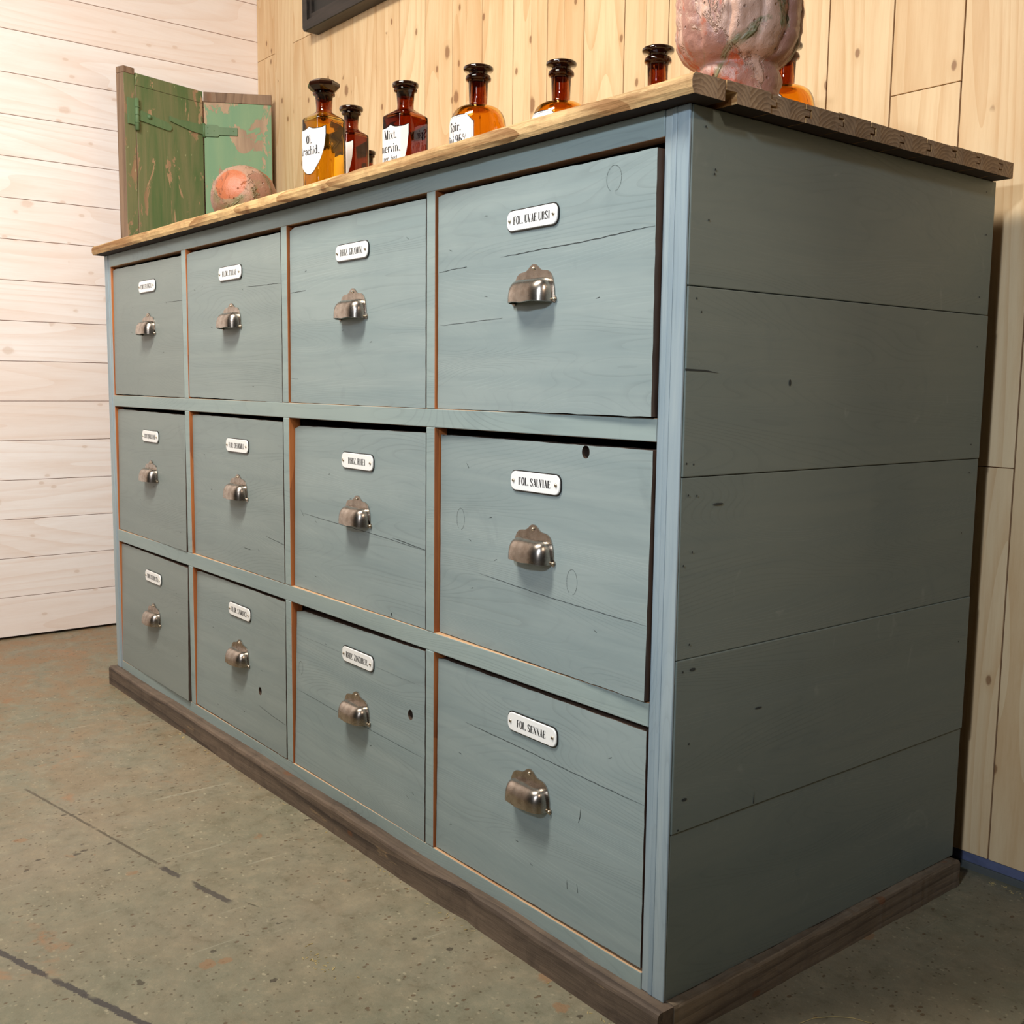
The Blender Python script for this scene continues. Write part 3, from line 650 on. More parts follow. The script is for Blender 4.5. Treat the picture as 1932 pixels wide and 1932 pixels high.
def handle_mesh():
    b = MB(['metal', 'screw', 'dark'])
    Wd, Hh, Dd = 0.0325, 0.0215, 0.0185
    # back plate: scalloped crest with a lobe in the middle and two feet
    out = []
    def crest(x):
        t = abs(x)/0.0355
        base = 0.0292*(max(0.0, 1-t**7.0))**0.60
        lobe = 0.0072*math.exp(-(abs(x)/0.0092)**2.6)
        return base+lobe
    N = 44
    top = [(-0.0355+0.071*i/N, 0) for i in range(N+1)]
    top = [(x, crest(x)) for x, _ in top]
    poly = [(-0.0352, 0.0)] 
    lf = [(-0.0352, 0.0020), (-0.0375, 0.0005), (-0.0383, -0.0022), (-0.0365, -0.0052), (-0.0328, -0.0052), (-0.0308, -0.0038)]
    rt = [(-x, z) for x, z in reversed(lf)]
    inner = [(0.0300, 0.004), (0.0260, 0.0150), (0.0120, 0.0215), (-0.0120, 0.0215), (-0.0260, 0.0150), (-0.0300, 0.004)]
    # plate as strips between inner opening and outline (left foot, crest, right foot)
    outer = lf[::-1][:-1]+[(x, z) for x, z in top]+rt[1:]
    n = len(outer)
    def inn(i):
        t = i/(n-1); x = -0.0305+0.061*t
        return (x, 0.85*0.0235*max(0.0, 1-abs(x/0.0306)**3)**0.5-0.0045*(1 if abs(x) > .0304 else 0))
    y0, y1 = -0.0002, -0.0016
    A = [b.bm.verts.new((x, y1, z)) for x, z in outer]; B = [b.bm.verts.new((inn(i)[0], y1, inn(i)[1])) for i in range(n)]
    A2 = [b.bm.verts.new((x, y0, z)) for x, z in outer]
    for i in range(n-1):
        for q in ((A[i], A[i+1], B[i+1], B[i]), (A2[i], A2[i+1], A[i+1], A[i])):
            f = b.bm.faces.new(q); f.smooth = False; f[b.tl] = 0
    # cup
    NU, NV = 36, 14
    pts = []
    for j in range(NV+1):
        t = j/NV*math.pi/2
        row = []
        for i in range(NU+1):
            x = -1+2*i/NU; xs_ = math.copysign(abs(x)**0.85, x)
            e = max(0.0, 1-abs(xs_)**4.5)**0.5; eh = max(0.0, 1-abs(xs_)**7)**0.5
            hz = Hh*eh; dd = Dd*e
            zz = -0.0035+(hz+0.0035)*math.cos(t)**0.72 if t < math.pi/2-1e-6 else -0.0035
            # lower lip waves: lower at the middle, lifts then returns to the feet
            lip = 0.0005*math.cos(xs_*math.pi*2)*(math.sin(t)**6)
            row.append((xs_*Wd, -0.0014-dd*math.sin(t)**0.78, zz-lip))
        pts.append(row)
    b.grid(pts, 0)
    pin = [[(x*0.95, y*0.93, z-0.0006) for x, y, z in r] for r in pts]
    b.grid(pin, 0)
    b.grid([pts[-1], pin[-1]], 0)
    for x, z in ((0, 0.0318), (-0.0350, -0.0020), (0.0350, -0.0020)):
        b.ball((x, -0.0020, z), 0.0019, 1, n=8)
    return b
HANDLE = None
def crackpoly(b, pts, wd, k, m):
    rr = random.Random(int(abs(pts[0][0])*1e5)); P = []
    for (x0, z0), (x1, z1) in zip(pts, pts[1:]):
        nn = max(2, int(abs(x1-x0)/0.008)+1)
        for i in range(nn): P.append((x0+(x1-x0)*i/nn, z0+(z1-z0)*i/nn+rr.uniform(-1, 1)*0.0003))
    P.append(pts[-1]); n = len(P)
    for i in range(n-1):
        (x0, z0), (x1, z1) = P[i], P[i+1]
        d = math.hypot(x1-x0, z1-z0) or 1; nx, nz = -(z1-z0)/d, (x1-x0)/d
        wd_ = wd*0.62; w0 = wd_/2*min(1, 6*i/n+.2, 6*(n-i)/n)*rr.uniform(.6, 1.2); w1 = wd_/2*min(1, 6*(i+1)/n+.2, 6*(n-1-i)/n+.15)
        q = [(x0+nx*w0, z0+nz*w0), (x1+nx*w1, z1+nz*w1), (x1-nx*w1, z1-nz*w1), (x0-nx*w0, z0-nz*w0)]
        b.face([(x, plane_y(k, x, z)-0.00025, z) for x, z in q], m)
for k, cs in DR.items():
    r, i = k; x0, x1 = XL[i]+0.002, XR[i]-0.002
    (ya, za), (yb_, zb_), (yc, zc), (yd, zd) = cs; T = 0.019
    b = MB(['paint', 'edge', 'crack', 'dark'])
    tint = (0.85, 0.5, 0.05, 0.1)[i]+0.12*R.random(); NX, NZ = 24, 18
    hole = HOLES.get(k)
    def P(u, v, back=0.0):
        x = x0+(x1-x0)*u
        ztop = za+(zb_-za)*u; zbot = zc+(zd-zc)*u
        wv = 0
        if v in (0, 1) and 0 < u < 1: wv = 0.00025*math.sin(u*37+r*5+i*3)+0.0002*math.sin(u*91+i)
        z = zbot+(ztop-zbot)*v+wv
        if u in (0, 1) and 0 < v < 1: x += 0.0003*math.sin(v*41+i*7)
        # rounded worn corners
        if v == 1 and u == 0: z -= 0.002*(1+(i == 2))
        return (x, plane_y(k, x, z)+back, z)
    us = [a/NX for a in range(NX+1)]; vs_ = [a/NZ for a in range(NZ+1)]
    if not hole:
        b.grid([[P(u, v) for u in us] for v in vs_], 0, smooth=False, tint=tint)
    else:
        hx, hz, hr = hole; hw = 0.016
        xa, xb = hx-hw, hx+hw; zla, zlb = hz-hw, hz+hw
        tou = lambda x: (x-x0)/(x1-x0)
        ulist = [0]+[tou(xa), tou(xb)]+[1]
        zbot, ztop = (zc+zd)/2, (za+zb_)/2; tov = lambda z: (z-zbot)/(ztop-zbot)
        vlist = [0, max(0.001, tov(zla)), min(0.999, tov(zlb)), 1]
        for a in range(3):
            for c in range(3):
                if a == 1 and c == 1: continue
                n1 = 12 if ulist[a+1]-ulist[a] > .2 else 4; n2 = 10 if vlist[c+1]-vlist[c] > .2 else 4
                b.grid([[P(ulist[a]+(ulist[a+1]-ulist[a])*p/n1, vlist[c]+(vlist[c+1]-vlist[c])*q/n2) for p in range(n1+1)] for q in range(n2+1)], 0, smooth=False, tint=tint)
        K = 24; sq = []; 
        ua, ub, va, vb = ulist[1], ulist[2], vlist[1], vlist[2]
        for t in range(K):
            a = 2*math.pi*t/K; cx, cz = math.cos(a), math.sin(a); mx = max(abs(cx), abs(cz))
            u = (ua+ub)/2+(ub-ua)/2*cx/mx; v = (va+vb)/2+(vb-va)/2*cz/mx
            sq.append(P(u, v))
        ci = [(hx+hr*math.cos(2*math.pi*t/K), hz+hr*1.15*math.sin(2*math.pi*t/K)) for t in range(K)]
        ring0 = [(x, plane_y(k, x, z), z) for x, z in ci]; ring1 = [(x, plane_y(k, x, z)+0.013, z) for x, z in ci]
        b.rings([sq, ring0], 0, False, False, smooth=False, tint=tint)
        b.rings([ring0, ring1], 1, False, False); b.face(ring1, 3)
    # edges and back
    def strip(line, m):
        back = [(x, y+T, z) for x, y, z in line]; b.grid([line, back], m, smooth=False, tint=tint)
    strip([P(u, 1) for u in us], 1); strip([P(u, 0) for u in us], 1)
    strip([P(0, v) for v in vs_], 1); strip([P(1, v) for v in vs_], 1)
    b.face([P(0, 0, T), P(1, 0, T), P(1, 1, T), P(0, 1, T)], 3)
    # box behind the front
    zz0 = (zc+zd)/2+0.002; zz1 = (za+zb_)/2-0.012
    for a, c in (((x0+.004, T+.012, zz0), (x0+.014, .48, zz1)), ((x1-.014, T+.012, zz0), (x1-.004, .48, zz1)), ((x0+.004, .47, zz0), (x1-.004, .48, zz1)), ((x0+.004, T+.012, zz0), (x1-.004, .48, zz0+.006))):
        b.box(a, c, 3)
    for pts, wd in CR.get(k, []): crackpoly(b, pts, wd, k, 2)
    for kx, kz, ra, rb in KN.get(k, []):
        if ra:
            pts = [(kx+ra*math.cos(math.radians(a)), kz+rb*math.sin(math.radians(a))) for a in range(-80, 250, 12)]
            for p, q in zip(pts, pts[1:]): crackpoly(b, [p, q], 0.0006, k, 2)
    rr = random.Random(r*10+i)
    for _ in range(5):
        x = rr.uniform(x0+.02, x1-.03); z = rr.uniform(zz0+.02, zz1-.02); a = rr.uniform(-.6, .6)
        crackpoly(b, [(x, z), (x+.006*math.cos(a), z+.006*math.sin(a))], 0.0009, k, 2)
    dr = b.build('drawer', cab, origin=None)
    dr['_o'] = cab['_o']
    pl = build_plate(TXT[k], tint).build('name_plate', None, origin=(0, 0, 0)); place(pl, dr, LP[k], k)
    if HANDLE is None:
        HANDLE = handle_mesh().build('cup_handle', None, origin=(0, 0, 0)); h = HANDLE
    else:
        h = HANDLE.copy(); COL.objects.link(h)
    place(h, dr, (HP[k][0], HP[k][1]-0.0362), k)

# countertop: tongue-and-groove planks, worn, their ends at the right
ys = [-0.0235, 0.0215, 0.0857, 0.1395, 0.1936, 0.2493, 0.3032, 0.357, 0.410, 0.4625, 0.5154, 0.5491]
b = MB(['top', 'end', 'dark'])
T0, T1 = H+0.0004, H+0.0184
NXS = 90; XA, XBc = -W-0.004, 0.0219
def wob(i, s): return 0.5*math.sin(i*0.37+s*5.1)+0.3*math.sin(i*0.91+s*2.3)+0.35*R.uniform(-1, 1)
for bi, (y0, y1) in enumerate(zip(ys, ys[1:])):
    last = bi == len(ys)-2
    g = 0.0013; za_, zb2 = T0+0.0068, T0+0.0122
    tl = 0.0075
    dz = (0.0, 0.0004, 0.0, -0.0006, 0.0006, -0.0003, 0.0, -0.0007, 0.0, 0.0004, 0.0)[bi]
    if bi == 0:
        prof = [(y0+.0025, T0), (y1-g, T0), (y1-g, T0+.010), (y1-g, T1), (y0+0.0045, T1), (y0+0.0012, T1-.0025), (y0, T1-.007), (y0+.0002, T0+.005)]
    else:
        prof = [(y0, T0)]
        if last: prof += [(y1, T0), (y1, T1)]
        else: prof += [(y1-g, T0), (y1-g, za_), (y1-g+tl, za_), (y1-g+tl, zb2), (y1-g, zb2), (y1-g, T1)]
        if bi == 1: prof = [(y0+.0145, T0)]+prof[1:]+[(y0, T1), (y0, T1-.0085), (y0+.0145, T1-.0085)]
        else: prof += [(y0, T1), (y0, zb2+g), (y0+tl+g, zb2+g), (y0+tl+g, za_-g), (y0, za_-g)]
    prof = [(y, z+dz if z > T0+.001 else z) for y, z in prof]
    rs = []
    for i in range(NXS+1):
        x = XA+(XBc-XA)*i/NXS
        if i == NXS: x += (0.0, 0.0006, -0.0008, 0.0, -0.0004, 0.0004, -0.0003, 0.0, 0.0004, 0, 0)[bi]
        ring = []
        for pi, (y, z) in enumerate(prof):
            oy = oz = 0
            if bi == 0 and y < y0+0.006 and 0 < i:
                k_ = 1 if i < NXS else .3
                oy = k_*0.0009*wob(i, pi*0.2+1); oz = k_*0.0008*wob(i, pi+3)
                if z < T0+.001: oz = abs(oz)*0.6
            elif z > T1-0.002: oz = 0.00025*wob(i, bi)
            ring.append((x, y+oy, z+oz))
        rs.append(ring)
    b.rings(rs, 0, False, False, smooth=False, tint=(bi*0.37) % 1)
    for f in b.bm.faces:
        if all(v.co.z < T0+.0022 for v in f.verts): f.material_index = 2  # underside coloured dark in place of the shade below the top
    b.face(rs[-1], 1, (bi*0.53) % 1); b.face(list(reversed(rs[0])), 1, 0)
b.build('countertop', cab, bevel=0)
# plinth boards
def plinth(name, x0, x1, y0, y1, mats, seed, along='x'):
    b = MB(mats); rr = random.Random(seed)
    n = 70; rs = []
    for i in range(n+1):
        t = i/n; ph = rr.uniform(-1, 1)
        a = 0.0007*math.sin(t*23+seed)+0.0005*ph; zt = ZP+0.0008*math.sin(t*31+seed)+0.0006*rr.uniform(-1, 1)
        chip = -0.004*math.exp(-((t-0.80)/0.012)**2) if along == 'x' else 0
        if along == 'x':
            x = x0+(x1-x0)*t
            rs.append([(x, y0+a-chip, 0.0), (x, y1, 0.0), (x, y1, zt), (x, y0+0.0042+a, zt), (x, y0+0.0015+a-chip*.6, zt-0.0015), (x, y0+a-chip, zt-0.0055)])
        else:
            y = y0+(y1-y0)*t
            zt2 = zt-(0.004*max(0, (t-.97)/.03)); a = a*0.7
            rs.append([(x1+a, y, 0.0), (x1+a, y, zt2-0.0035), (x1-0.0012+a, y, zt2-0.0008), (x1-0.003+a, y, zt2), (x0, y, zt2), (x0, y, 0.0)])
    b.rings(rs, 0, True, True, smooth=False, tint=rr.random())
    return b.build(name, cab)
plinth('plinth_board', -W-0.003, 0.0098, -0.0175, 0.004, ['plinth'], 1)
plinth('plinth_board', -0.016, 0.0098, 0.0046, DP, ['plinth_y'], 2, 'y')
plinth('plinth_board', -W-0.003, -W+0.014, 0.0046, DP, ['plinth_y'], 3, 'y')

# ------------------------------------------------------------------ bottles
ZTOP = T1+0.0012
def sect_round(r):
    def f(s): a = s/r; return (r*math.sin(a), -r*math.cos(a)), (math.sin(a), -math.cos(a))
    return f
def oct_poly(wd, ch, rot):
    h = wd/2; c = wd*ch; p = [(-h+c, -h), (h-c, -h), (h, -h+c), (h, h-c), (h-c, h), (-h+c, h), (-h, h-c), (-h, -h+c)]
    cr, sr = math.cos(rot), math.sin(rot)
    return [(x*cr-y*sr, x*sr+y*cr) for x, y in p]
def rounded(poly, rad, n=4):
    out = []
    k = len(poly)
    for i in range(k):
        p = Vector(poly[i]).to_2d() if False else Vector((poly[i][0], poly[i][1])); a = Vector(poly[i-1])-p; c = Vector(poly[(i+1) % k])-p
        p0 = p+a.normalized()*rad; p1 = p+c.normalized()*rad
        for j in range(n+1):
            t = j/n; out.append(tuple(p0*(1-t)**2+p*2*t*(1-t)+p1*t*t))
    return out
def perim(poly):
    """arc-length walk starting at the middle of the first (front) face"""
    k = len(poly)
    pts = [Vector(p) for p in poly]
    # start: point of front face middle
    front = min(range(k), key=lambda i: ((pts[i]+pts[(i+1) % k])/2 - Vector((0, -1))*10).length if (pts[(i+1) % k]-pts[i]).length > 0.01 else 1e9)
    mid = (pts[front]+pts[(front+1) % k])/2
    fw = [mid]+[pts[(front+1+j) % k] for j in range(k)]
    bw = [mid]+[pts[(front-j) % k] for j in range(k)]
    def walk(lst, s):
        for a, c in zip(lst, lst[1:]):
            d = (c-a).length
            if s <= d and d > 0: return a+(c-a)*(s/d), (c-a).normalized()
            s -= d
        return lst[-1], Vector((1, 0))
    def f(s):
        if s >= 0: p, t = walk(fw, s); nrm = Vector((t.y, -t.x))
        else: p, t = walk(bw, -s); nrm = Vector((-t.y, t.x))
        return (p.x, p.y), (nrm.x, nrm.y)
    return f
def label_mesh(b, c, f, top, bot, L, z0, border, texts, m_paper, m_edge, m_ink, line=False, shrink=None):
    """label wrapped round the body: top(s), bot(s) give the outline relative to z0"""
    def P(s, z, o):
        (x, y), (nx, ny) = f(s)
        if shrink: k = shrink(z); x *= k; y *= k
        return (c[0]+x+nx*o, c[1]+y+ny*o, c[2]+z)
    N = 40; NR = 10
    for (ex, o, m) in ((border, 0.0004, m_edge), (0.0, 0.0007, m_paper)):
        Lx = L+ex; rows = [[] for _ in range(NR+1)]
        for i in range(N+1):
            s = -Lx+2*Lx*i/N; q = max(-L, min(L, s))
            for j in range(NR+1): rows[j].append(P(s, z0+(bot(q)-ex)*(1-j/NR)+(top(q)+ex)*j/NR, o))
        b.grid(rows, m, smooth=False)
    if line:
        Lx = L-0.0016
        for fn, sg in ((top, -1), (bot, 1)):
            rows = [[], []]
            for i in range(N+1):
                s = -Lx+2*Lx*i/N
                rows[0].append(P(s, z0+fn(s)+sg*0.0016, 0.0009)); rows[1].append(P(s, z0+fn(s)+sg*0.0019, 0.0009))
            b.grid(rows, m_ink, smooth=False)
        for s in (-Lx, Lx):
            b.grid([[P(s-.00015, z0+bot(s)+.0016, .0009), P(s-.00015, z0+top(s)-.0016, .0009)], [P(s+.00015, z0+bot(s)+.0016, .0009), P(s+.00015, z0+top(s)-.0016, .0009)]], m_ink)
    for txt, zt, hgt in texts:
        qs, wd = text_quads(txt, hgt)
        for q in qs: b.face([P(px-wd/2, z0+zt+pz, 0.0010) for px, pz in q], m_ink)
def lathe_rings(c, prof, n=40):
    return [[(c[0]+r*math.cos(2*math.pi*k/n), c[1]+r*math.sin(2*math.pi*k/n), c[2]+z) for k in range(n)] for r, z in prof]
def stopper_mesh(c, z, r, rn, kind):
    b = MB(['stopper']); 
    if kind == 'mushroom':     # faceted mushroom cap
        n = 16
        prof = [(rn*.7, -0.012), (rn*.8, 0), (r*.72, .001), (r*.97, .0065), (r, .0090), (r*.96, .0118), (r*.62, .0165), (r*.25, .0178)]
        b.rings(lathe_rings((c[0], c[1], c[2]+z), prof, 8), 0, smooth=False)
    elif kind == 'disc':
        prof = [(rn*.7, -0.012), (rn*.85, 0), (r*.90, .0008), (r*.97, .0016), (r, .0045), (r*.97, .0066), (r*.6, .0080), (r*.2, .0076)]
        b.rings(lathe_rings((c[0], c[1], c[2]+z), prof, 36), 0)
    else:                      # wide plate lifted on its plug
        prof = [(rn*.7, -0.012), (rn*.82, 0), (rn*.92, .0035), (r*.96, .0046), (r, .0062), (r, .0086), (r*.93, .0100), (r*.5, .0106), (r*.2, .0104)]
        b.rings(lathe_rings((c[0], c[1], c[2]+z), prof, 36), 0)
    return b
def round_bottle(cx, cy, label, texts, mat, hgt=0.172, grp=None, stop_r=0.0213):
    root = empty('apothecary_bottle', (cx, cy, ZTOP), label, 'bottle', grp)
    c = (cx, cy, ZTOP); r = 0.040; zn = hgt-0.0106
    out = [(r*.6, 0.0), (r*.93, 0.0006), (r, 0.006)]+[(r, 0.03), (r, 0.06), (r, 0.082)]
    for k in range(1, 10):
        a = k/9*math.pi/2*0.97; out.append((0.0135+(r-0.0135)*math.cos(a)**0.62, 0.086+0.0305*math.sin(a)))
    out += [(0.0132, 0.1175), (0.0128, 0.122), (0.0138, zn-0.012), (0.0150, zn-0.0095), (0.0178, zn-.0085), (0.0182, zn-.0055), (0.0172, zn-.0025), (0.0135, zn-0.0010)]
    inn = [(max(0.0096, rr-0.0025) if z < .12 else 0.0092, max(0.004, z-(0.0022 if z > .08 and z < .12 else 0))) for rr, z in out if z > 0.003 and z < zn-.004]
    b = MB([mat, 'neck'])
    b.rings(lathe_rings(c, out+[(0.0092, zn-.0014)]+list(reversed(inn))+[(r*.5, 0.0035)], 44), 0, True, True)
    b.neckmat(c[2]+.1165, 1)
    b.build('body', root, fix=False)
    stopper_mesh(c, zn, stop_r, 0.0150, 'plate').build('stopper', root)
    b = MB(['paper', 'black_enamel', 'ink'])
    Lh = 0.0300; cut = 0.010
    top = lambda s: 0.0-max(0.0, abs(s)-(Lh-cut)); bot = lambda s: -0.056+max(0.0, abs(s)-(Lh-cut))
    label_mesh(b, c, sect_round(r), top, bot, Lh, 0.0990, 0.0014, texts, 0, 1, 2, line=True, shrink=lambda z: 1.0 if z < .086 else (.0135+(r-.0135)*(1-((z-.086)/.0305)**2)**.31)/r)
    b.build('label', root, fix=False)
    return root
def square_bottle(cx, cy, wd, hgt, rot, label, texts, mat, kind, stop_r, fill=None, grp=None, sag=1.0):
    root = empty('apothecary_bottle', (cx, cy, ZTOP), label, 'bottle', grp)
    c = (cx, cy, ZTOP); k = wd/0.055
    zs_ = hgt-(0.0178 if kind == 'mushroom' else 0.008)
    zsh = zs_-0.0300*k**.5; body_top = zsh-0.0100*k
    poly = oct_poly(wd, 0.2, rot)
    def ring(sc, z, rr=0.0022):
        pp = rounded([(x*sc, y*sc) for x, y in poly], rr*sc, 4); return [(c[0]+x, c[1]+y, c[2]+z) for x, y in pp]
    n = len(ring(1, 0))
    # neck rings use same vertex count, on a circle at the same polar angles
    base = ring(1, 0); ang = [math.atan2(p[1]-c[1], p[0]-c[0]) for p in base]
    def circ(r, z): return [(c[0]+r*math.cos(a), c[1]+r*math.sin(a), c[2]+z) for a in ang]
    rn = 0.0118*k**.5
    out = [ring(.90, 0.0), ring(.985, .0012), ring(1, .004), ring(1, .03), ring(1, body_top-.02), ring(1, body_top-.002), ring(.985, body_top), ring(.80, body_top+.0035*k), circ(rn*1.35, zsh-.0015), circ(rn, zsh+.0015), circ(rn*.98, zsh+.008), circ(rn*1.08, zs_-.006), circ(rn*1.35, zs_-.0045), circ(rn*1.42, zs_-.0025), circ(rn*1.3, zs_-.0005), circ(rn*.75, zs_-.0005)]
    inn = [circ(rn*.72, zsh+.004), circ(rn*1.1, zsh-.004), ring(.76, body_top+.0012*k), ring(.925, body_top-.004), ring(.93, .03), ring(.93, .008), ring(.85, .005)]
    b = MB([mat, 'neck']); b.rings(out+inn, 0, True, True, smooth=True); b.neckmat(c[2]+zsh, 1)
    o = b.build('body', root, fix=False)
    stopper_mesh(c, zs_, stop_r, rn*1.1, kind).build('stopper', root)
    b = MB(['paper', 'black_enamel', 'ink'])
    f = perim(rounded(poly, 0.0022, 4)); Lh = wd*0.53
    def top(s):
        t = abs(s)/Lh; return 0.0042*k*(2*t-1)**2-0.0042*k
    def bot(s):
        t = abs(s)/Lh; return -0.0655*sag*k*(1-t**2.1)**0.62-0.012*k
    label_mesh(b, c, f, top, bot, Lh, body_top-.014*k, 0.0011*k, texts, 0, 1, 2)
    b.build('label', root, fix=False)
    return root
square_bottle(-0.7745, 0.058, 0.055, 0.170, math.radians(10), 'amber square bottle with eight-sided mushroom stopper, foremost left, label reading arachid.', [('Ol.', -.024, .0120), ('Arachid.', -.0395, .0120)], 'amber_fill', 'mushroom', 0.0245, sag=0.84)
square_bottle(-0.846, 0.146, 0.048, 0.160, math.radians(10), 'dark brown square bottle half hidden behind the mushroom-stoppered one', [], 'brown', 'disc', 0.0190)
square_bottle(-0.632, 0.108, 0.0555, 0.146, math.radians(10), 'red-brown square bottle with flat stopper, shield label reading Mixt.', [('Mixt.', -.019, .0125), ('nervin.', -.0365, .0125), ('rec. dest', -.0485, .0080)], 'brown', 'disc', 0.0186)
round_bottle(-0.578, 0.195, 'round amber bottle with label reading Spir. and 96%', [('Spir.', -.021, .0125), ('Vini 96%', -.0385, .0125), ('ringoit', -.054, .0110)], 'amber')
round_bottle(-0.484, 0.268, 'round amber bottle, only Spir. of its label showing above the counter edge', [('Spir.', -.021, .0125), ('Vini', -.0385, .0125)], 'amber')
round_bottle(-0.354, 0.324, 'brown bottle left of the urn, only stopper and neck showing', [], 'brown')
round_bottle(-0.2328, 0.4355, 'round amber bottle half hidden behind the ribbed urn', [], 'amber', hgt=0.1715)
# a small one at the back: stopper and neck only show
root = empty('apothecary_bottle', (-0.9060, 0.2130, ZTOP), 'tiny brown bottle behind the two left bottles, only its stopper edge showing', 'bottle')
c = (-0.9060, 0.2130, ZTOP)
b = MB(['brown'])
b.rings(lathe_rings(c, [(.012, 0), (.0195, .0008), (.021, .004), (.021, .065), (.018, .076), (.009, .082), (.0078, .086), (.008, .100), (.011, .1015), (.011, .104), (.006, .104), (.0058, .086), (.007, .080), (.018, .064), (.018, .006), (.01, .004)], 28), 0)
b.build('body', root, fix=False)
stopper_mesh(c, .104, .0125, .0085, 'disc').build('stopper', root)

# ------------------------------------------------------------------ urn
uc = (-0.0325, 0.100, ZTOP-0.0004)
def urn_mesh():
    b = MB(['terra']); n = 168
    prof = [(.034, 0), (.0385, .0008), (.0405, .005), (.0400, .010), (.0418, .018), (.0425, .024), (.0405, .0295), (.0385, .0325), (.0400, .0345), (.046, .038), (.0515, .044), (.0560, .054), (.0585, .066), (.0595, .080), (.0590, .100), (.0575, .120), (.0560, .140), (.058, .152), (.063, .158), (.064, .164), (.060, .168), (.054, .166), (.051, .158), (.050, .120), (.048, .06), (.02, .045)]
    # resample
    P = []
    for (r0, z0), (r1, z1) in zip(prof, prof[1:]):
        m = max(1, int(math.hypot(r1-r0, z1-z0)/0.0022))
        for i in range(m): t = i/m; P.append((r0+(r1-r0)*t, z0+(z1-z0)*t, len(P)))
    P.append((*prof[-1], 0))
    from mathutils import noise
    rs = []
    half = [i for i, p in enumerate(P) if p[1] > .16][0]
    for i, (r, z, _) in enumerate(P):
        ring = []
        for k in range(n):
            a = 2*math.pi*k/n
            rr = r
            if i < half and z > .034:
                am = min(1, (z-.034)/.02)*min(1, max(0, (.155-z)/.02))
                a2 = a*12+0.5*math.sin(z*60)
                rib = abs(math.sin(a2/2))
                rr += am*(0.0064*rib**0.6-0.0046)
                rr += am*0.0012*math.sin(a2+1.0)
            q = Vector((math.cos(a)*r, math.sin(a)*r, z))
            if i < half:
                rr += 0.0022*noise.noise(q*45)+0.0013*noise.noise(q*110)+0.0006*noise.noise(q*260)
            ring.append((uc[0]+rr*math.cos(a), uc[1]+rr*math.sin(a), uc[2]+max(0, z+(0.0008*noise.noise(q*60) if z > .002 else 0))))
        rs.append(ring)
    b.rings(rs, 0)
    return b.build('urn', None, origin=uc)
tag(urn_mesh(), 'weathered pink and orange ribbed terracotta urn at the right end of the counter', 'urn')
bc = (-1.163, 0.110, ZTOP)
def ball_mesh():
    from mathutils import noise
    b = MB(['terra_ball']); n = 72; rs = []; r = .0565
    for i in range(1, 40):
        a = math.pi*i/40; ring = []
        for k in range(n):
            t = 2*math.pi*k/n
            d = Vector((math.sin(a)*math.cos(t), math.sin(a)*math.sin(t), -math.cos(a)))
            rr = r*(1+0.02*noise.noise(d*3)+.012*noise.noise(d*8)+.006*noise.noise(d*20)) + 0.0010*abs(math.sin(t*5))*math.sin(a)
            ring.append((bc[0]+rr*d.x*1.03, bc[1]+rr*d.y*1.03, bc[2]+max(0, r*.965+rr*d.z)))
        rs.append(ring)
    b.rings(rs, 0)
    return b.build('terracotta_ball', None, origin=bc)
tag(ball_mesh(), 'round weathered terracotta ball with an orange patch on the counter by the shutter', 'ornament')

# ------------------------------------------------------------------ folding shutter standing in the corner behind the counter
zt_ = 1.405
sh = empty('wooden_shutter', (-2.06, 0.35, 0), 'tall green folding wooden shutter with flaking paint standing in the corner', 'shutter')
def leaf(name, a, c, z1, th, mats, mtop=None, tint=0.0, rail=0, back=None):
    """upright board from a to c (plan points), front on the side facing the camera"""
    a = Vector(a); c = Vector(c); d = (c-a).normalized(); nrm = Vector((-d.y, d.x))
    if nrm.x < 0: nrm = -nrm
    # thickness goes away from the viewer
    p = [a, c, c-nrm*th, a-nrm*th]
    b = MB(mats)
    zr = z1-rail if rail else z1
    b.hexa([(q.x, q.y, 0.0) for q in p]+[(q.x, q.y, zr) for q in p], 0, tint, {'-x': 1, '+x': 1, '+z': 1, '+y': 1})
    if rail: b.hexa([(q.x, q.y, zr+0.0004) for q in p]+[(q.x, q.y, z1) for q in p], 2, tint)
    return b.build(name, sh, bevel=0.0012), d, nrm
A = (-2.054, 0.1950); A1 = (-2.0375, 0.2335); Bf = (-2.100, 0.4330); E_ = (-2.012, 0.5860)
fp, d0, n0 = leaf('edge_post', (-2.036, 0.205), (-2.0455, 0.2360), 1.412, 0.030, ['green', 'oldwood', 'oldwood'], rail=0.016)
b1_, d1, n1 = leaf('left_leaf', (-2.0460, 0.2375), Bf, 1.402, 0.018, ['green', 'oldwood', 'green'], rail=0.030)
b2_, d2, n2 = leaf('right_leaf', (-2.0990, 0.4350), E_, 1.402, 0.018, ['green2', 'oldwood', 'oldwood'], rail=0.026)
b = MB(['green_iron'])
def on(o, d, nr, t, z, off): p = Vector(o)+d*t+nr*off; return (p.x, p.y, z)
def flat(o, d, nr, pts, th=0.0042):
    b.prism(pts, 0.0004, th, lambda u, v, w_: on(o, d, nr, u, v, w_))
flat((-2.0460, 0.2375), d1, n1, [(.004, 1.310), (.012, 1.314), (.090, 1.300), (.100, 1.295), (.103, 1.288), (.098, 1.282), (.088, 1.281), (.004, 1.290)])
flat((-2.036, 0.205), d0, n0, [(.008, 1.338), (.030, 1.338), (.030, 1.276), (.008, 1.276)])
flat((-2.0460, 0.2375), d1, n1, [(.098, 1.318), (.130, 1.314), (.135, 1.316), (.165, 1.316), (.200, 1.316), (.200, 1.292), (.165, 1.294), (.130, 1.300), (.098, 1.306)])
b.tube([(-2.041, 0.238, 1.264), (-2.041, 0.238, 1.340)], .0055)
for z in (1.282, 1.300, 1.318): b.tube([(-2.041, 0.238, z), (-2.041, 0.238, z+.002)], .0068)
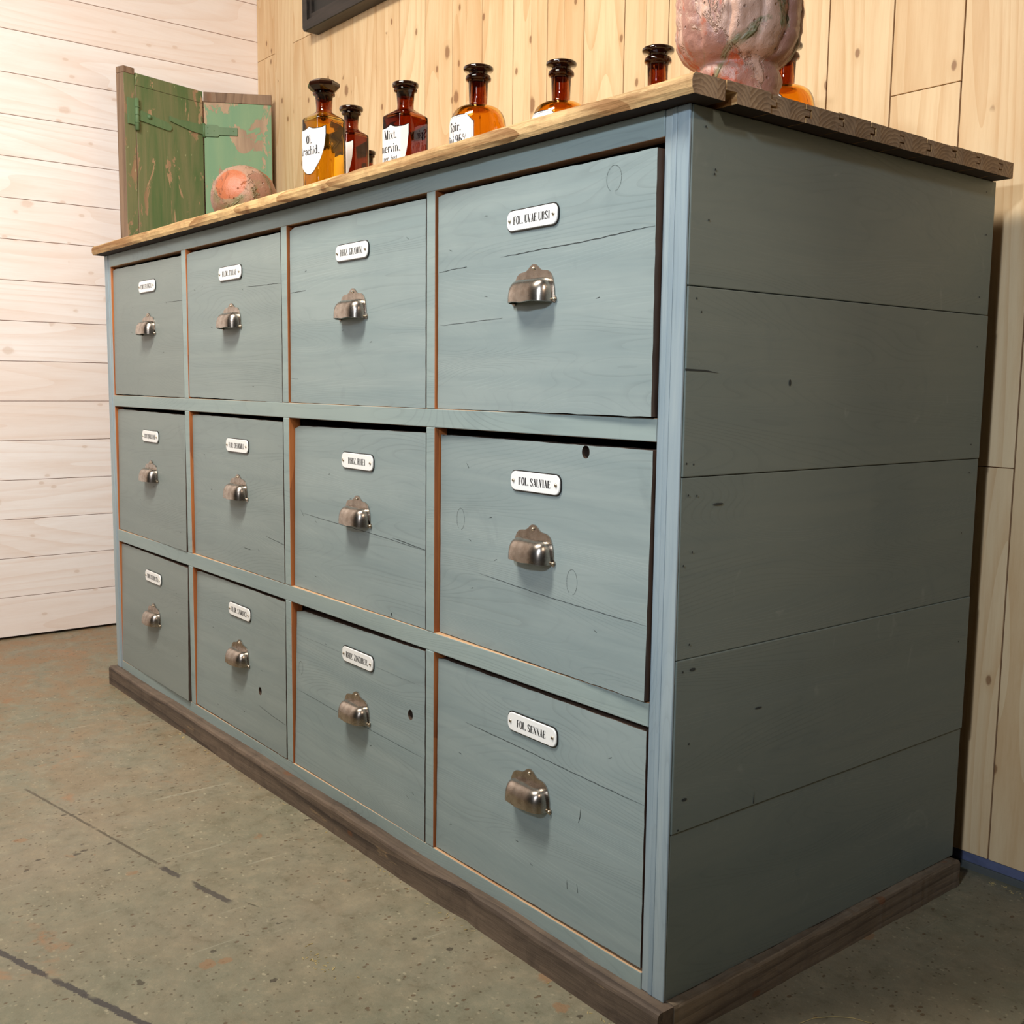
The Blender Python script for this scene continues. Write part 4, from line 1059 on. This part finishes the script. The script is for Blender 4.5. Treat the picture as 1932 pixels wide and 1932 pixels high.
b.ball(on((-2.0460, 0.2375), d1, n1, .035, 1.303, .004), .006)
b.build('strap_hinge', sh)
b = MB(['green_iron'])
flat((-2.0990, 0.4350), d2, n2, [(.002, 1.318), (.035, 1.318), (.040, 1.313), (.086, 1.313), (.086, 1.293), (.040, 1.293), (.035, 1.288), (.002, 1.288)])
b.tube([(-2.097, 0.4340, 1.286), (-2.097, 0.4340, 1.320)], .004)
for t, z in ((.010, 1.311), (.010, 1.296), (.026, 1.303), (.076, 1.304)): b.ball(on((-2.0990, 0.4350), d2, n2, t, z, .003), .0022)
b.build('fold_hinge', sh)

# ------------------------------------------------------------------ black frame on the back wall
fr = empty('framed_board', (-1.45, YB-0.02, 1.508), 'black moulded wooden frame hanging on the pine wall above the bottles', 'frame')
X0, X1, Z0, Z1 = -1.806, -1.05, 1.508, 2.02
def frame_ring(inset, wd, y0, y1, rad, name):
    b = MB(['black'])
    def rr(x0, x1, z0, z1, r):
        p = []
        for cx, cz, a0 in ((x1-r, z1-r, 0), (x0+r, z1-r, 90), (x0+r, z0+r, 180), (x1-r, z0+r, 270)):
            for k in range(5): a = math.radians(a0+k*22.5); p.append((cx+r*math.cos(a), cz+r*math.sin(a)))
        return p
    o_ = rr(X0+inset, X1-inset, Z0+inset, Z1-inset, rad); i_ = rr(X0+inset+wd, X1-inset-wd, Z0+inset+wd, Z1-inset-wd, max(.001, rad*.2))
    rs = [[(x, y1, z) for x, z in i_], [(x, y1, z) for x, z in o_], [(x, y0+.002, z) for x, z in o_]]
    o2 = [((x-(X0+X1)/2)*(1-.004)+(X0+X1)/2, (z-(Z0+Z1)/2)*(1-.006)+(Z0+Z1)/2) for x, z in o_]
    rs += [[(x, y0, z) for x, z in o2], [(x, y0, z) for x, z in i_]]
    rs.append([(x, y1, z) for x, z in i_])
    b.rings(rs, 0, False, False, smooth=False)
    return b.build(name, fr)
frame_ring(0, .024, YB-.040, YB-.0008, .012, 'outer_moulding')
frame_ring(.024, .013, YB-.034, YB-.004, .004, 'inner_moulding')
b = MB(['slate']); b.box((X0+.03, YB-.026, Z0+.03), (X1-.03, YB-.010, Z1-.03)); b.build('panel', fr)

# ------------------------------------------------------------------ litter on the floor
def shavings(name, n, rx, ry, label, seed):
    b = MB(['straw']); rr = random.Random(seed)
    for _ in range(n):
        x, y = rx(rr), ry(rr); a = rr.uniform(0, 6.3); L = rr.uniform(.0006, .0028)
        dx, dy = math.cos(a)*L, math.sin(a)*L; h = rr.uniform(.0004, .0010)
        b.hexa([(x-dx, y-dy, .0001), (x+dx, y+dy, .0001), (x+dx-dy*.2, y+dy+dx*.2, .0001), (x-dx-dy*.2, y-dy+dx*.2, .0001), (x-dx, y-dy, h), (x+dx, y+dy, h), (x+dx-dy*.2, y+dy+dx*.2, h), (x-dx-dy*.2, y-dy+dx*.2, h)])
    o = b.build(name); tag(o, label, 'shavings'); o['kind'] = 'stuff'
shavings('wood_shavings', 60, lambda r: r.uniform(-1.2, -0.03), lambda r: -0.0225-abs(r.gauss(0, .003)), 'tiny pale wood shavings strewn along the foot of the counter front', 5)
shavings('wood_shavings', 34, lambda r: r.gauss(-.335, .018), lambda r: r.gauss(-.200, .006), 'small heap of pale wood shavings on the open floor before the counter', 6)
shavings('wood_shavings', 40, lambda r: r.uniform(.03, .12), lambda r: .600-abs(r.gauss(0, .008)), 'wood shavings and dust gathered under the blue strip of the pine wall', 7)
b = MB(['straw'])
b.tube([(0.0676, 0.1309, 0.0006), (0.0711, 0.1504, 0.0006), (0.0829, 0.1702, 0.0006), (0.0964, 0.1831, 0.0006), (0.1134, 0.1901, 0.0006)], .00035, k=5)
tag(b.build('straw_strand', None, origin=(0.0829, 0.1702, 0)), 'thin curved straw strand on the dark floor right of the counter corner', 'straw')

for o in list(SC.objects):
    if '_o' in o: del o['_o']
